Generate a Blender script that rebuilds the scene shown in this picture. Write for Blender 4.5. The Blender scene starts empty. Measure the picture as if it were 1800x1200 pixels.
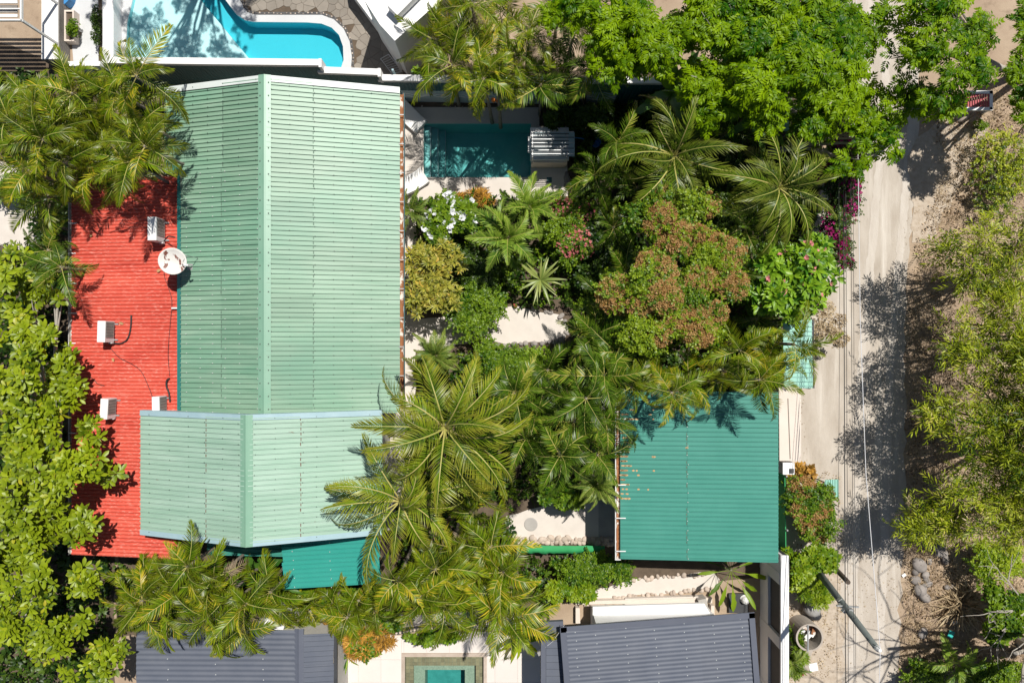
import bpy, bmesh, math, random
import numpy as np
from mathutils import Matrix, Vector
R = math.radians
rng = np.random.default_rng(7)
random.seed(7)
scene = bpy.context.scene
COL = scene.collection
# ------------------------------------------------------------------ camera, sky, sun, exposure
H = 27.0                       # drone height over the ground, metres
S0 = 40.5 / 1800.0             # metres per photo pixel on the ground
cam_d = bpy.data.cameras.new('camera'); cam_d.lens = 24; cam_d.sensor_width = 36
cam_d.clip_start = 0.5; cam_d.clip_end = 2000
cam = bpy.data.objects.new('camera', cam_d); COL.objects.link(cam); cam.location = (0, 0, H)
scene.camera = cam
SUNV = Vector((0.28, 0.42, 1.0)).normalized()
w = bpy.data.worlds.new('World'); scene.world = w; w.use_nodes = True
nt = w.node_tree
sky = nt.nodes.new('ShaderNodeTexSky'); sky.sky_type = 'NISHITA'; sky.sun_disc = False
sky.sun_elevation = math.asin(SUNV.z); sky.sun_rotation = math.atan2(SUNV.x, SUNV.y)
bg = nt.nodes['Background']; bg.inputs['Strength'].default_value = 0.05
nt.links.new(sky.outputs[0], bg.inputs[0])
sd = bpy.data.lights.new('sun', 'SUN'); sd.energy = 5.0; sd.angle = R(0.53); sd.color = (1, 0.955, 0.88)
so = bpy.data.objects.new('sun', sd); COL.objects.link(so)
so.rotation_euler = (-SUNV).to_track_quat('-Z', 'Y').to_euler(); so.location = SUNV * 60
vs = scene.view_settings; vs.view_transform = 'Standard'; vs.look = 'None'; vs.gamma = 1; vs.exposure = 0.18
vs.use_curve_mapping = False
scene.cycles.max_bounces = 8; scene.cycles.transparent_max_bounces = 12
scene.cycles.use_denoising = True

def P(px, py, z=0.0):
    s = S0 * (H - z) / H
    return Vector(((px - 900) * s, (600 - py) * s, z))
def SC(z): return S0 * (H - z) / H

# ------------------------------------------------------------------ materials
MATS = {}
def nd(nt, t, **kw):
    n = nt.nodes.new(t)
    for k, v in kw.items():
        if k in n.inputs: n.inputs[k].default_value = v
        else: setattr(n, k, v)
    return n
def rgba(c): return (c[0], c[1], c[2], 1)
def mat(name, c1, c2=None, scale=3.0, rough=0.6, bump=0.0, bscale=None, c3=None, s3=1.0, th3=0.6, spec=0.5, metal=0.0,
        stretch=(1, 1, 1), w3=0.08, st3=(1, 1, 1), obj_rand=0.0):
    m = bpy.data.materials.new(name); m.use_nodes = True; t = m.node_tree; L = t.links.new
    b = t.nodes['Principled BSDF']; b.inputs['Roughness'].default_value = rough; b.inputs['Metallic'].default_value = metal
    b.inputs['Specular IOR Level'].default_value = spec
    g = nd(t, 'ShaderNodeNewGeometry')
    def noise(sc, st, det=6):
        mp = nd(t, 'ShaderNodeMapping'); mp.inputs['Scale'].default_value = st
        L(g.outputs['Position'], mp.inputs['Vector'])
        n = nd(t, 'ShaderNodeTexNoise', Scale=sc, Detail=det, Roughness=0.62); L(mp.outputs[0], n.inputs['Vector']); return n
    col = None
    if c2 is not None:
        n = noise(scale, stretch)
        r = nd(t, 'ShaderNodeMapRange'); r.inputs['From Min'].default_value = 0.3; r.inputs['From Max'].default_value = 0.7
        L(n.outputs['Fac'], r.inputs['Value'])
        mx = nd(t, 'ShaderNodeMix', data_type='RGBA'); mx.inputs[6].default_value = rgba(c1); mx.inputs[7].default_value = rgba(c2)
        L(r.outputs[0], mx.inputs[0]); col = mx.outputs[2]
    if c3 is not None:
        n = noise(s3, st3, 8)
        r = nd(t, 'ShaderNodeMapRange'); r.inputs['From Min'].default_value = th3; r.inputs['From Max'].default_value = th3 + w3
        L(n.outputs['Fac'], r.inputs['Value'])
        mx = nd(t, 'ShaderNodeMix', data_type='RGBA'); mx.inputs[6].default_value = rgba(c1); mx.inputs[7].default_value = rgba(c3)
        if col: L(col, mx.inputs[6])
        L(r.outputs[0], mx.inputs[0]); col = mx.outputs[2]
    if obj_rand:
        oi = nd(t, 'ShaderNodeObjectInfo'); r = nd(t, 'ShaderNodeMapRange')
        r.inputs['To Min'].default_value = 1 - obj_rand; r.inputs['To Max'].default_value = 1 + obj_rand
        L(oi.outputs['Random'], r.inputs['Value'])
        hs = nd(t, 'ShaderNodeHueSaturation'); hs.inputs['Color'].default_value = rgba(c1)
        if col: L(col, hs.inputs['Color'])
        L(r.outputs[0], hs.inputs['Value']); col = hs.outputs[0]
    if col: L(col, b.inputs['Base Color'])
    else: b.inputs['Base Color'].default_value = rgba(c1)
    if bump:
        n = noise(bscale or scale * 4, (1, 1, 1))
        bp = nd(t, 'ShaderNodeBump', Strength=bump, Distance=0.02); L(n.outputs['Fac'], bp.inputs['Height']); L(bp.outputs[0], b.inputs['Normal'])
    MATS[name] = m; return m
def leafmat(name, c1, c2, tip=None, trans=0.24, rough=0.42, spec=0.3, tipmul=1.0, orand=0.45, c0=None):
    """colour by the per-leaf attribute v plus object random; attribute t runs from leaf base to leaf tip"""
    m = bpy.data.materials.new(name); m.use_nodes = True; t = m.node_tree; L = t.links.new
    b = t.nodes['Principled BSDF']; b.inputs['Roughness'].default_value = rough; b.inputs['Specular IOR Level'].default_value = spec
    a = nd(t, 'ShaderNodeAttribute', attribute_name='v'); oi = nd(t, 'ShaderNodeObjectInfo')
    m1 = nd(t, 'ShaderNodeMath', operation='MULTIPLY'); L(a.outputs['Fac'], m1.inputs[0]); m1.inputs[1].default_value = 1 - orand
    m2 = nd(t, 'ShaderNodeMath', operation='MULTIPLY_ADD'); L(oi.outputs['Random'], m2.inputs[0]); m2.inputs[1].default_value = orand
    L(m1.outputs[0], m2.inputs[2])
    cr = nd(t, 'ShaderNodeValToRGB'); e = cr.color_ramp.elements
    e[0].color = rgba(c1); e[0].position = 0.24; e[1].color = rgba(c2); e[1].position = 0.74
    if c0 is not None:
        x = cr.color_ramp.elements.new(0.93); x.color = rgba(c0)
    L(m2.outputs[0], cr.inputs[0]); col = cr.outputs[0]
    if tip is not None:
        at = nd(t, 'ShaderNodeAttribute', attribute_name='t')
        mm = nd(t, 'ShaderNodeMath', operation='MULTIPLY'); L(at.outputs['Fac'], mm.inputs[0]); mm.inputs[1].default_value = tipmul; mm.use_clamp = True
        mx = nd(t, 'ShaderNodeMix', data_type='RGBA'); L(mm.outputs[0], mx.inputs[0]); L(col, mx.inputs[6]); mx.inputs[7].default_value = rgba(tip); col = mx.outputs[2]
    L(col, b.inputs['Base Color'])
    tr = nd(t, 'ShaderNodeBsdfTranslucent')
    hs = nd(t, 'ShaderNodeHueSaturation', Saturation=1.1, Value=1.1); L(col, hs.inputs['Color']); L(hs.outputs[0], tr.inputs['Color'])
    mix = nd(t, 'ShaderNodeMixShader'); mix.inputs[0].default_value = trans
    L(b.outputs[0], mix.inputs[1]); L(tr.outputs[0], mix.inputs[2]); L(mix.outputs[0], t.nodes['Material Output'].inputs['Surface'])
    MATS[name] = m; return m
def watermat(name, absorb, density, ripple=0.15, scale=3.0):
    m = bpy.data.materials.new(name); m.use_nodes = True; t = m.node_tree; L = t.links.new
    t.nodes.remove(t.nodes['Principled BSDF']); out = t.nodes['Material Output']
    tr = nd(t, 'ShaderNodeBsdfTransparent'); gl = nd(t, 'ShaderNodeBsdfGlossy', Roughness=0.03)
    fr = nd(t, 'ShaderNodeFresnel', IOR=1.33); mx = nd(t, 'ShaderNodeMixShader')
    g = nd(t, 'ShaderNodeNewGeometry'); n = nd(t, 'ShaderNodeTexNoise', Scale=scale, Detail=3)
    L(g.outputs['Position'], n.inputs['Vector']); bp = nd(t, 'ShaderNodeBump', Strength=ripple, Distance=0.05)
    L(n.outputs['Fac'], bp.inputs['Height']); L(bp.outputs[0], gl.inputs['Normal']); L(bp.outputs[0], fr.inputs['Normal'])
    L(fr.outputs[0], mx.inputs[0]); L(tr.outputs[0], mx.inputs[1]); L(gl.outputs[0], mx.inputs[2]); L(mx.outputs[0], out.inputs['Surface'])
    va = nd(t, 'ShaderNodeVolumeAbsorption', Density=density); va.inputs['Color'].default_value = rgba(absorb)
    L(va.outputs[0], out.inputs['Volume'])
    MATS[name] = m; return m
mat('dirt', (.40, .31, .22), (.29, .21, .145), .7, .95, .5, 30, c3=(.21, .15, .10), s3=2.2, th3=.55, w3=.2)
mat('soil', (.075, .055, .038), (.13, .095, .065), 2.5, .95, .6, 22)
mat('sand_road', (.50, .45, .39), (.37, .32, .265), 1.1, .93, .8, 40, c3=(.585, .54, .48), s3=.9, th3=.52, w3=.2, stretch=(1.5, .5, 1), st3=(2.4, .16, 1))
mat('gravel', (.50, .43, .35), (.36, .29, .22), 5, .95, .6, 40)
mat('gravel_track', (.46, .41, .355), (.54, .495, .44), 2.5, .95, .9, 35, stretch=(2, .4, 1))
mat('path_concrete', (.62, .565, .51), (.54, .49, .44), 1.6, .85, .15, 60)
mat('deck_concrete', (.60, .55, .50), (.54, .49, .44), 1.1, .8, .1, 50)
mat('patio', (.66, .61, .57), (.60, .55, .51), .8, .75, .08, 50, obj_rand=.03)
mat('white_plaster', (.80, .795, .785), (.74, .735, .73), 1.3, .75, .06, 40)
mat('white_deck', (.56, .57, .58), (.49, .50, .51), 1.2, .7, .05, 40)
mat('cream_plaster', (.66, .58, .51), (.60, .52, .45), 1.2, .8, .06, 40)
mat('grey_concrete', (.40, .38, .35), (.32, .30, .28), 2, .85, .2, 30)
mat('blue_wall', (.36, .46, .49), (.44, .52, .54), 1.5, .75, .1, 20)
mat('roof_pale', (.15, .28, .19), (.255, .38, .285), 1.3, .45, 0, c3=(.125, .30, .205), s3=.30, th3=.47, w3=.3, st3=(.5, 1, 1), obj_rand=.075, stretch=(.16, 3.6, 1))
mat('roof_pale_upper', (.14, .265, .18), (.23, .355, .26), 1.3, .45, 0, c3=(.12, .29, .20), s3=.30, th3=.47, w3=.3, st3=(.5, 1, 1), obj_rand=.075, stretch=(.16, 3.6, 1))
mat('rust_dark', (.12, .06, .045), (.20, .13, .10), 3, .9)
mat('lap_dirt', (.07, .12, .09), (.12, .19, .14), 4, .8)
mat('roof_pale_front', (.25, .39, .305), (.335, .465, .385), 1.1, .45, 0, stretch=(.25, 3, 1), c3=(.17, .075, .05), s3=2.2, th3=.70, w3=.02, st3=(.6, 2.6, 1), obj_rand=.045)
mat('roof_cap', (.17, .33, .235), (.205, .36, .265), 1.2, .42)
mat('barge_white', (.62, .66, .64), (.52, .57, .55), 2, .5)
mat('barge_blue', (.33, .46, .50), (.27, .40, .45), 2, .45)
mat('flashing_teal', (.02, .17, .16), (.03, .21, .19), 3, .5, c3=(.28, .12, .05), s3=4, th3=.68)
mat('roof_teal', (.038, .215, .168), (.056, .25, .198), .8, .42, 0, c3=(.40, .40, .33), s3=3, th3=.76, w3=.02, st3=(.5, 3, 1), obj_rand=.03)
mat('roof_teal_awning', (.03, .28, .235), (.045, .31, .26), .8, .4, 0, obj_rand=.03)
mat('roof_mint', (.25, .50, .42), (.29, .54, .46), 1, .45)
mat('red_tile', (.64, .105, .066), (.44, .05, .03), 1.1, .6, 0, c3=(.72, .28, .22), s3=6, th3=.53, w3=.2, st3=(1.2, 3, 1), obj_rand=.06, stretch=(.5, 2, 1))
mat('roof_slate', (.085, .098, .130), (.11, .122, .152), 1.2, .6, 0, c3=(.2, .21, .24), s3=5, th3=.74, w3=.04, obj_rand=.04)
mat('roof_slate_trim', (.085, .095, .125), (.10, .11, .14), 2, .5)
mat('dark_fascia', (.03, .032, .038), (.045, .047, .05), 3, .6)
mat('dark_cladding', (.02, .085, .095), (.03, .11, .12), 2, .55)
mat('wood_cladding', (.22, .205, .19), (.15, .135, .12), 3, .75, .1, 20, stretch=(1, 6, 6))
mat('rust', (.33, .14, .055), (.22, .085, .035), 5, .9, .3, 40, c3=(.62, .58, .52), s3=3.0, th3=.52, w3=.05)
mat('gutter_white', (.62, .60, .56), (.5, .47, .43), 4, .6, c3=(.3, .13, .06), s3=4, th3=.6)
mat('wall_dark', (.06, .075, .07), (.045, .05, .05), 2, .9)
mat('wall_house', (.52, .50, .46), (.45, .43, .40), 2, .9)
mat('screw', (.10, .13, .11), rough=.5)
mat('screw_light', (.6, .62, .6), rough=.4)
mat('white_metal', (.74, .74, .73), (.66, .66, .65), 4, .4)
mat('black_grille', (.045, .045, .045), rough=.5)
mat('grille_bar', (.33, .32, .29), rough=.5)
mat('black_rubber', (.02, .02, .02), rough=.6)
mat('dish_metal', (.68, .66, .62), (.60, .57, .53), 4, .5, c3=(.17, .055, .035), s3=3.4, th3=.565, w3=.025, st3=(1.6, .8, 1))
mat('galvanised', (.42, .43, .43), (.35, .36, .36), 5, .45, metal=.5)
mat('pole_concrete', (.105, .125, .12), (.15, .165, .155), 3, .85, .1, 30)
mat('old_wood', (.06, .045, .035), (.10, .075, .055), 4, .9, .4, 20)
mat('bark', (.22, .19, .155), (.13, .105, .08), 6, .95, .5, 25)
mat('bark_pale', (.42, .39, .34), (.30, .27, .23), 6, .9, .4, 25)
mat('palm_trunk', (.25, .22, .18), (.17, .14, .11), 5, .9, .4, 12)
mat('stone_pale', (.52, .44, .37), (.40, .32, .26), 4, .9, .4, 18, obj_rand=.18)
mat('stone_grey', (.30, .27, .25), (.20, .18, .165), 4, .9, .4, 18, obj_rand=.25)
mat('flagstone', (.25, .22, .185), (.205, .18, .15), 2.5, .85, .2, 25, obj_rand=.16)
mat('pebble_dark', (.045, .045, .05), (.11, .105, .10), 9, .8, .5, 40, obj_rand=.3)
mat('pool_white', (.80, .83, .83), (.74, .78, .79), 2, .6)
mat('pool_blue', (.42, .76, .80), (.46, .79, .82), 1, .6)
mat('pool_teal', (.15, .47, .47), (.21, .56, .54), 1.2, .5, c3=(.16, .50, .45), s3=1.1, th3=.56, w3=.12)
mat('pool_deep', (.04, .22, .20), (.08, .34, .31), 2.5, .5)
mat('pool_tile', (.22, .20, .115), (.16, .15, .09), 4, .5, obj_rand=.2)
mat('pool_pebble', (.30, .36, .27), (.18, .23, .17), 16, .6, .6, 30)
watermat('water_blue', (.0, .76, .83), 2.0, .05, 2)
watermat('water_teal', (.03, .68, .68), .34, .25, 4)
mat('green_cloth', (.02, .24, .075), (.03, .30, .10), 2, .8, .2, 6)
mat('red_paint', (.42, .06, .075), (.34, .05, .06), 5, .6)
mat('plastic_black', (.02, .02, .022), (.05, .05, .055), 8, .3, .5, 10)
mat('plastic_grey', (.24, .23, .22), (.33, .32, .31), 7, .4, .5, 9)
mat('paper', (.74, .74, .72), (.68, .67, .65), 6, .8)
mat('pipe_concrete', (.42, .37, .32), (.32, .28, .24), 3, .9, .25, 25)
mat('cable_black', (.03, .03, .03), rough=.6)
mat('cable_white', (.62, .62, .64), rough=.5)
mat('turquoise_plastic', (.05, .48, .43), rough=.4)
mat('orange_plastic', (.7, .2, .03), rough=.5)
mat('hose_blue', (.04, .22, .50), rough=.5)
mat('straw', (.43, .34, .215), (.31, .225, .135), 3, .9)
mat('dry_leaf', (.42, .25, .11), (.50, .33, .17), 6, .8, obj_rand=.2)
mat('terracotta', (.33, .16, .09), rough=.8)
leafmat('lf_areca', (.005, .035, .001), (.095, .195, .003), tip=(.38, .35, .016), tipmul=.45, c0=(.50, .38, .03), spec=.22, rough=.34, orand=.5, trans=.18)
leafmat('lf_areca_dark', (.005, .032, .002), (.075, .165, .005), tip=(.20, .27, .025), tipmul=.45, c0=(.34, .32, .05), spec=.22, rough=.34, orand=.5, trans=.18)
leafmat('lf_coco', (.010, .065, .002), (.10, .20, .003), tip=(.50, .41, .05), tipmul=.65, spec=.22, rough=.36, orand=.45, trans=.18)
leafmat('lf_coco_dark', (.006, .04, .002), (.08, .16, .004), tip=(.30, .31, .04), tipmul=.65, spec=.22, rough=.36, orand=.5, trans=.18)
leafmat('lf_dead', (.30, .23, .15), (.45, .36, .26), trans=.15, spec=.2)
leafmat('lf_rachis', (.30, .31, .07), (.42, .36, .12), trans=.05)
leafmat('lf_almond', (.014, .07, .001), (.25, .34, .006), tip=(.34, .37, .02), tipmul=.4, trans=.22, c0=(.44, .32, .03), orand=.25, spec=.35)
leafmat('lf_feather', (.022, .095, .001), (.23, .36, .002), trans=.3, spec=.15, orand=0)
leafmat('lf_bamboo', (.022, .07, .002), (.36, .42, .016), trans=.28, spec=.3, c0=(.54, .46, .12), orand=0)
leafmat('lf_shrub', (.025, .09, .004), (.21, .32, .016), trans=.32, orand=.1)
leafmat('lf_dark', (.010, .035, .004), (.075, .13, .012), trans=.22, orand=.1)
leafmat('lf_lime', (.09, .19, .006), (.33, .42, .02), trans=.35, orand=.1)
leafmat('lf_croton', (.05, .10, .005), (.36, .35, .04), tip=(.50, .44, .09), tipmul=.5, trans=.22, c0=(.56, .34, .06), orand=.35)
leafmat('lf_plum', (.05, .17, .008), (.25, .42, .02), trans=.32, spec=.5, orand=.35)
leafmat('lf_mango', (.04, .12, .005), (.24, .33, .014), trans=.32, orand=0)
leafmat('lf_brown', (.30, .15, .045), (.52, .33, .13), trans=.3, spec=.2, orand=0)
leafmat('lf_orange', (.16, .09, .015), (.68, .36, .06), trans=.3, orand=.1, c0=(.30, .32, .04))
leafmat('lf_cycad', (.04, .13, .008), (.22, .34, .03), tip=(.34, .40, .08), tipmul=.5)
leafmat('lf_pygmy', (.025, .09, .006), (.18, .26, .03), tip=(.30, .34, .08), tipmul=.5)
leafmat('lf_banana', (.035, .12, .014), (.10, .22, .022), trans=.35, spec=.6)
leafmat('lf_strap', (.12, .20, .03), (.27, .32, .07), tip=(.38, .40, .14), tipmul=.5, spec=.6)
leafmat('fl_magenta', (.26, .012, .09), (.48, .04, .22), trans=.35, spec=.1)
leafmat('fl_white', (.72, .74, .76), (.84, .85, .86), trans=.2, spec=.1)
leafmat('fl_pink', (.55, .15, .15), (.72, .30, .30), trans=.3, spec=.1)
leafmat('lf_straw', (.22, .15, .085), (.55, .44, .28), trans=.15, spec=.15, orand=0)
leafmat('lf_litter', (.13, .08, .045), (.52, .39, .25), trans=.05, spec=.15, orand=0)

# ------------------------------------------------------------------ object helpers
def tag(o, label=None, cat=None, group=None, kind=None):
    if label: o['label'] = label
    if cat: o['category'] = cat
    if group: o['group'] = group
    if kind: o['kind'] = kind
    return o
def par(c, p):
    if p is not None:
        c.parent = p; c.matrix_parent_inverse = p.matrix_basis.inverted()
    return c
def empty(name, loc, label, cat, group=None):
    o = bpy.data.objects.new(name, None); COL.objects.link(o); o.location = loc; o.empty_display_size = .1
    return tag(o, label, cat, group)
def setmats(me, mats):
    for m in ([mats] if isinstance(mats, str) else mats): me.materials.append(MATS[m])
class MB:
    def __init__(s): s.v = []; s.f = []; s.mi = []
    def add(s, vs, fs, mi=0):
        o = len(s.v); s.v += [tuple(v) for v in vs]; s.f += [tuple(i + o for i in f) for f in fs]; s.mi += [mi] * len(fs); return s
    def box(s, c, d, rz=0, mi=0, M=None):
        vs = []
        for z in (-.5, .5):
            for x, y in ((-.5, -.5), (.5, -.5), (.5, .5), (-.5, .5)):
                p = Vector((x * d[0], y * d[1], z * d[2]))
                p = (M @ p) if M is not None else Matrix.Rotation(rz, 3, 'Z') @ p
                vs.append(p + Vector(c))
        return s.add(vs, [(0, 3, 2, 1), (4, 5, 6, 7), (0, 1, 5, 4), (1, 2, 6, 5), (2, 3, 7, 6), (3, 0, 4, 7)], mi)
    def bar(s, a, b, w, h=None, mi=0):
        a, b = Vector(a), Vector(b); d = b - a; h = h or w
        z = Vector((0, 0, 1)) if abs(d.normalized().z) < .95 else Vector((0, 1, 0))
        y = z.cross(d).normalized(); z = d.cross(y).normalized(); x = d.normalized()
        M = Matrix((x, y, z)).transposed()
        return s.box((a + b) / 2, (d.length, w, h), M=M, mi=mi)
    def prism(s, poly, z0, z1, mi=0):
        n = len(poly); poly = [Vector(p[:2]) for p in poly]
        ar = sum(poly[i].x * poly[(i + 1) % n].y - poly[(i + 1) % n].x * poly[i].y for i in range(n))
        if ar < 0: poly = poly[::-1]
        z0 = z0 if isinstance(z0, (list, tuple)) else [z0] * n; z1 = z1 if isinstance(z1, (list, tuple)) else [z1] * n
        vs = [(p.x, p.y, z0[i]) for i, p in enumerate(poly)] + [(p.x, p.y, z1[i]) for i, p in enumerate(poly)]
        fs = [tuple(range(n))[::-1], tuple(range(n, 2 * n))] + [(i, (i + 1) % n, (i + 1) % n + n, i + n) for i in range(n)]
        return s.add(vs, fs, mi)
    def tube(s, pts, rad, n=8, mi=0, cap=True):
        pts = [Vector(p) for p in pts]; k = len(pts); rad = rad if isinstance(rad, (list, tuple)) else [rad] * k
        vs = []; u = None
        for i, p in enumerate(pts):
            d = (pts[min(i + 1, k - 1)] - pts[max(i - 1, 0)]).normalized()
            if u is None: u = d.orthogonal().normalized()
            u = (u - d * u.dot(d)).normalized(); v = d.cross(u)
            for j in range(n):
                a = 2 * math.pi * j / n; vs.append(p + (u * math.cos(a) + v * math.sin(a)) * rad[i])
        fs = [(i * n + j, i * n + (j + 1) % n, (i + 1) * n + (j + 1) % n, (i + 1) * n + j) for i in range(k - 1) for j in range(n)]
        if cap: fs += [tuple(range(n))[::-1], tuple(range((k - 1) * n, k * n))]
        return s.add(vs, fs, mi)
    def lathe(s, prof, c, n=20, mi=0, M=None):
        vs = []; c = Vector(c)
        for r, z in prof:
            for j in range(n):
                a = 2 * math.pi * j / n; p = Vector((r * math.cos(a), r * math.sin(a), z))
                vs.append((M @ p if M is not None else p) + c)
        fs = [(i * n + j, i * n + (j + 1) % n, (i + 1) * n + (j + 1) % n, (i + 1) * n + j) for i in range(len(prof) - 1) for j in range(n)]
        return s.add(vs, fs, mi)
    def mesh(s, name, mats):
        me = bpy.data.meshes.new(name); me.from_pydata(s.v, [], s.f); setmats(me, mats)
        if any(s.mi): me.polygons.foreach_set('material_index', s.mi)
        me.update(); return me
    def build(s, name, mats, parent=None, smooth=False, bevel=0, **kw):
        me = s.mesh(name, mats)
        if smooth: me.shade_smooth()
        o = bpy.data.objects.new(name, me); COL.objects.link(o); par(o, parent)
        if bevel:
            b = o.modifiers.new('bevel', 'BEVEL'); b.width = bevel; b.segments = 2; b.limit_method = 'ANGLE'
        return tag(o, **kw)
def px(*pts, z=0.0): return [P(a, b, z) for a, b in pts]
def structure(o): o['kind'] = 'structure'; return o
def sheet(name, outer, holes, z, m, kind='structure', parent=None):
    bm = bmesh.new(); es = []
    for loop in [outer] + holes:
        vs = [bm.verts.new((p[0], p[1], z)) for p in loop]
        es += [bm.edges.new((vs[i], vs[(i + 1) % len(vs)])) for i in range(len(vs))]
    bmesh.ops.triangle_fill(bm, use_beauty=True, use_dissolve=False, edges=es)
    for f in bm.faces:
        f.normal_update()
        if f.normal.z < 0: f.normal_flip()
    me = bpy.data.meshes.new(name); bm.to_mesh(me); bm.free(); setmats(me, m)
    o = bpy.data.objects.new(name, me); COL.objects.link(o); par(o, parent)
    if kind: o['kind'] = kind
    return o
def rough_poly(pts, step=18, jit=5, seed=1):
    """polygon in photo pixels with its edges broken up, as ground coordinates"""
    r = random.Random(seed); out = []
    n = len(pts)
    for i in range(n):
        a, b = pts[i], pts[(i + 1) % n]; L = math.dist(a, b); k = max(1, int(L / step))
        for j in range(k):
            t = j / k; out.append((a[0] + (b[0] - a[0]) * t + r.uniform(-jit, jit), a[1] + (b[1] - a[1]) * t + r.uniform(-jit, jit)))
    return [P(*p) for p in out]

# ------------------------------------------------------------------ leaf templates (numpy)
class T:
    def __init__(s): s.V = []; s.F = []; s.v = []; s.t = []; s.m = []
    def add(s, V, F, v, t, m=0):
        o = len(s.V); s.V += [tuple(p) for p in V]; s.F += [tuple(i + o for i in f) for f in F]
        s.v += list(v) if hasattr(v, '__len__') else [v] * len(V); s.t += list(t) if hasattr(t, '__len__') else [t] * len(V); s.m += [m] * len(F)
        return s
    def arr(s):
        if not hasattr(s, '_a'):
            lens = np.array([len(f) for f in s.F]); s._a = (np.array(s.V, float), np.concatenate([np.array(f) for f in s.F]), lens, np.array(s.v), np.array(s.t), np.array(s.m))
        return s._a
def npmesh(name, V, loops, lens, v, t, m, mats, smooth=False):
    me = bpy.data.meshes.new(name); me.vertices.add(len(V)); me.vertices.foreach_set('co', V.astype(np.float32).ravel())
    me.loops.add(len(loops)); me.loops.foreach_set('vertex_index', loops.astype(np.int32))
    me.polygons.add(len(lens)); st = np.concatenate([[0], np.cumsum(lens)[:-1]])
    me.polygons.foreach_set('loop_start', st.astype(np.int32)); me.polygons.foreach_set('material_index', m.astype(np.int32))
    for nm, a in (('v', v), ('t', t)):
        at = me.attributes.new(nm, 'FLOAT', 'POINT'); at.data.foreach_set('value', np.clip(a, 0, 1).astype(np.float32))
    setmats(me, mats); me.update(calc_edges=True)
    if smooth: me.shade_smooth()
    return me
def tmesh(name, tpl, mats, smooth=False):
    V, lo, le, v, t, m = tpl.arr(); return npmesh(name, V, lo, le, v, t, m, mats, smooth)
def frames(N, spin, sc):
    N = N / np.linalg.norm(N, axis=1, keepdims=True)
    ref = np.where(np.abs(N[:, 2:3]) < .9, np.array([[0, 0, 1.]]), np.array([[1., 0, 0]]))
    X = np.cross(ref, N); X /= np.linalg.norm(X, axis=1, keepdims=True); Y = np.cross(N, X)
    c, s = np.cos(spin)[:, None], np.sin(spin)[:, None]; A = X * c + Y * s; B = -X * s + Y * c
    return np.stack([A, B, N], axis=2) * sc[:, None, None]
def scatter(name, tpls, locs, M, vv, mats, vmix=.6, midx=None):
    """one mesh made of copies of the templates; vv = per-copy tone"""
    n = len(locs); pick = rng.integers(0, len(tpls), n) if len(tpls) > 1 else np.zeros(n, int)
    Vs, Ls, Les, vs_, ts, ms = [], [], [], [], [], []; off = 0
    for k, tp in enumerate(tpls):
        idx = np.nonzero(pick == k)[0]
        if len(idx) == 0: continue
        V, lo, le, v, t, m = tp.arr(); q = len(idx); nv = len(V)
        W = np.einsum('nij,vj->nvi', M[idx], V) + locs[idx][:, None, :]
        Vs.append(W.reshape(-1, 3)); Ls.append((lo[None, :] + (np.arange(q) * nv)[:, None]).ravel() + off); Les.append(np.tile(le, q))
        vs_.append((v[None, :] * (1 - vmix) + vv[idx][:, None] * vmix).ravel()); ts.append(np.tile(t, q))
        ms.append(np.tile(m, q) if midx is None else np.repeat(midx[idx], len(le))); off += q * nv
    return npmesh(name, np.concatenate(Vs), np.concatenate(Ls), np.concatenate(Les), np.concatenate(vs_), np.concatenate(ts), np.concatenate(ms), mats)
def leaf_pts(L, W, shape, fold=.15, droop=.15, nseg=3, M=np.eye(3), loc=(0, 0, 0)):
    V = [(0, 0, 0)]; F = []; t = [0]
    for i in range(1, nseg):
        s = i / nseg; wd = W * shape(s); z = -droop * s * s * L
        V += [(s * L, wd, z + fold * wd), (s * L, 0, z), (s * L, -wd, z + fold * wd)]; t += [s] * 3
    V.append((L, 0, -droop * L)); t.append(1); e = len(V) - 1
    F += [(0, 2, 1), (0, 3, 2)]
    for i in range(nseg - 2):
        a = 1 + 3 * i; b = a + 3; F += [(a, a + 1, b + 1, b), (a + 1, a + 2, b + 2, b + 1)]
    a = 1 + 3 * (nseg - 2); F += [(a, a + 1, e), (a + 1, a + 2, e)]
    V = (np.array(V) @ np.array(M).T) + np.array(loc); return V, F, t
def rotm(az, el, roll=0):
    return np.array(Matrix.Rotation(az, 3, 'Z') @ Matrix.Rotation(-el, 3, 'Y') @ Matrix.Rotation(roll, 3, 'X'))
ovate = lambda s: math.sin(math.pi * min(1, s * .95 + .02)) ** .8
obov = lambda s: (s ** .7) * (1 - s ** 4) * 1.15
strap = lambda s: min(1, 3 * s) * (1 - s ** 3)
def whorl(n, L, W, shape, el=(.1, .7), seed=0, nseg=3, droop=.2, fold=.2, rin=.02, lvar=.25):
    r = random.Random(seed); tp = T()
    for i in range(n):
        az = 2 * math.pi * i / n * 1.0 + r.uniform(-.25, .25) + (i % 2) * .3; e = r.uniform(*el); M = rotm(az, e, r.uniform(-.4, .4))
        V, F, t = leaf_pts(L * r.uniform(1 - lvar, 1 + lvar * .4), W * r.uniform(.85, 1.1), shape, fold, droop * r.uniform(.5, 1.5), nseg, M, (math.cos(az) * rin, math.sin(az) * rin, 0))
        tp.add(V, F, r.random(), t)
    return tp
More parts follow.
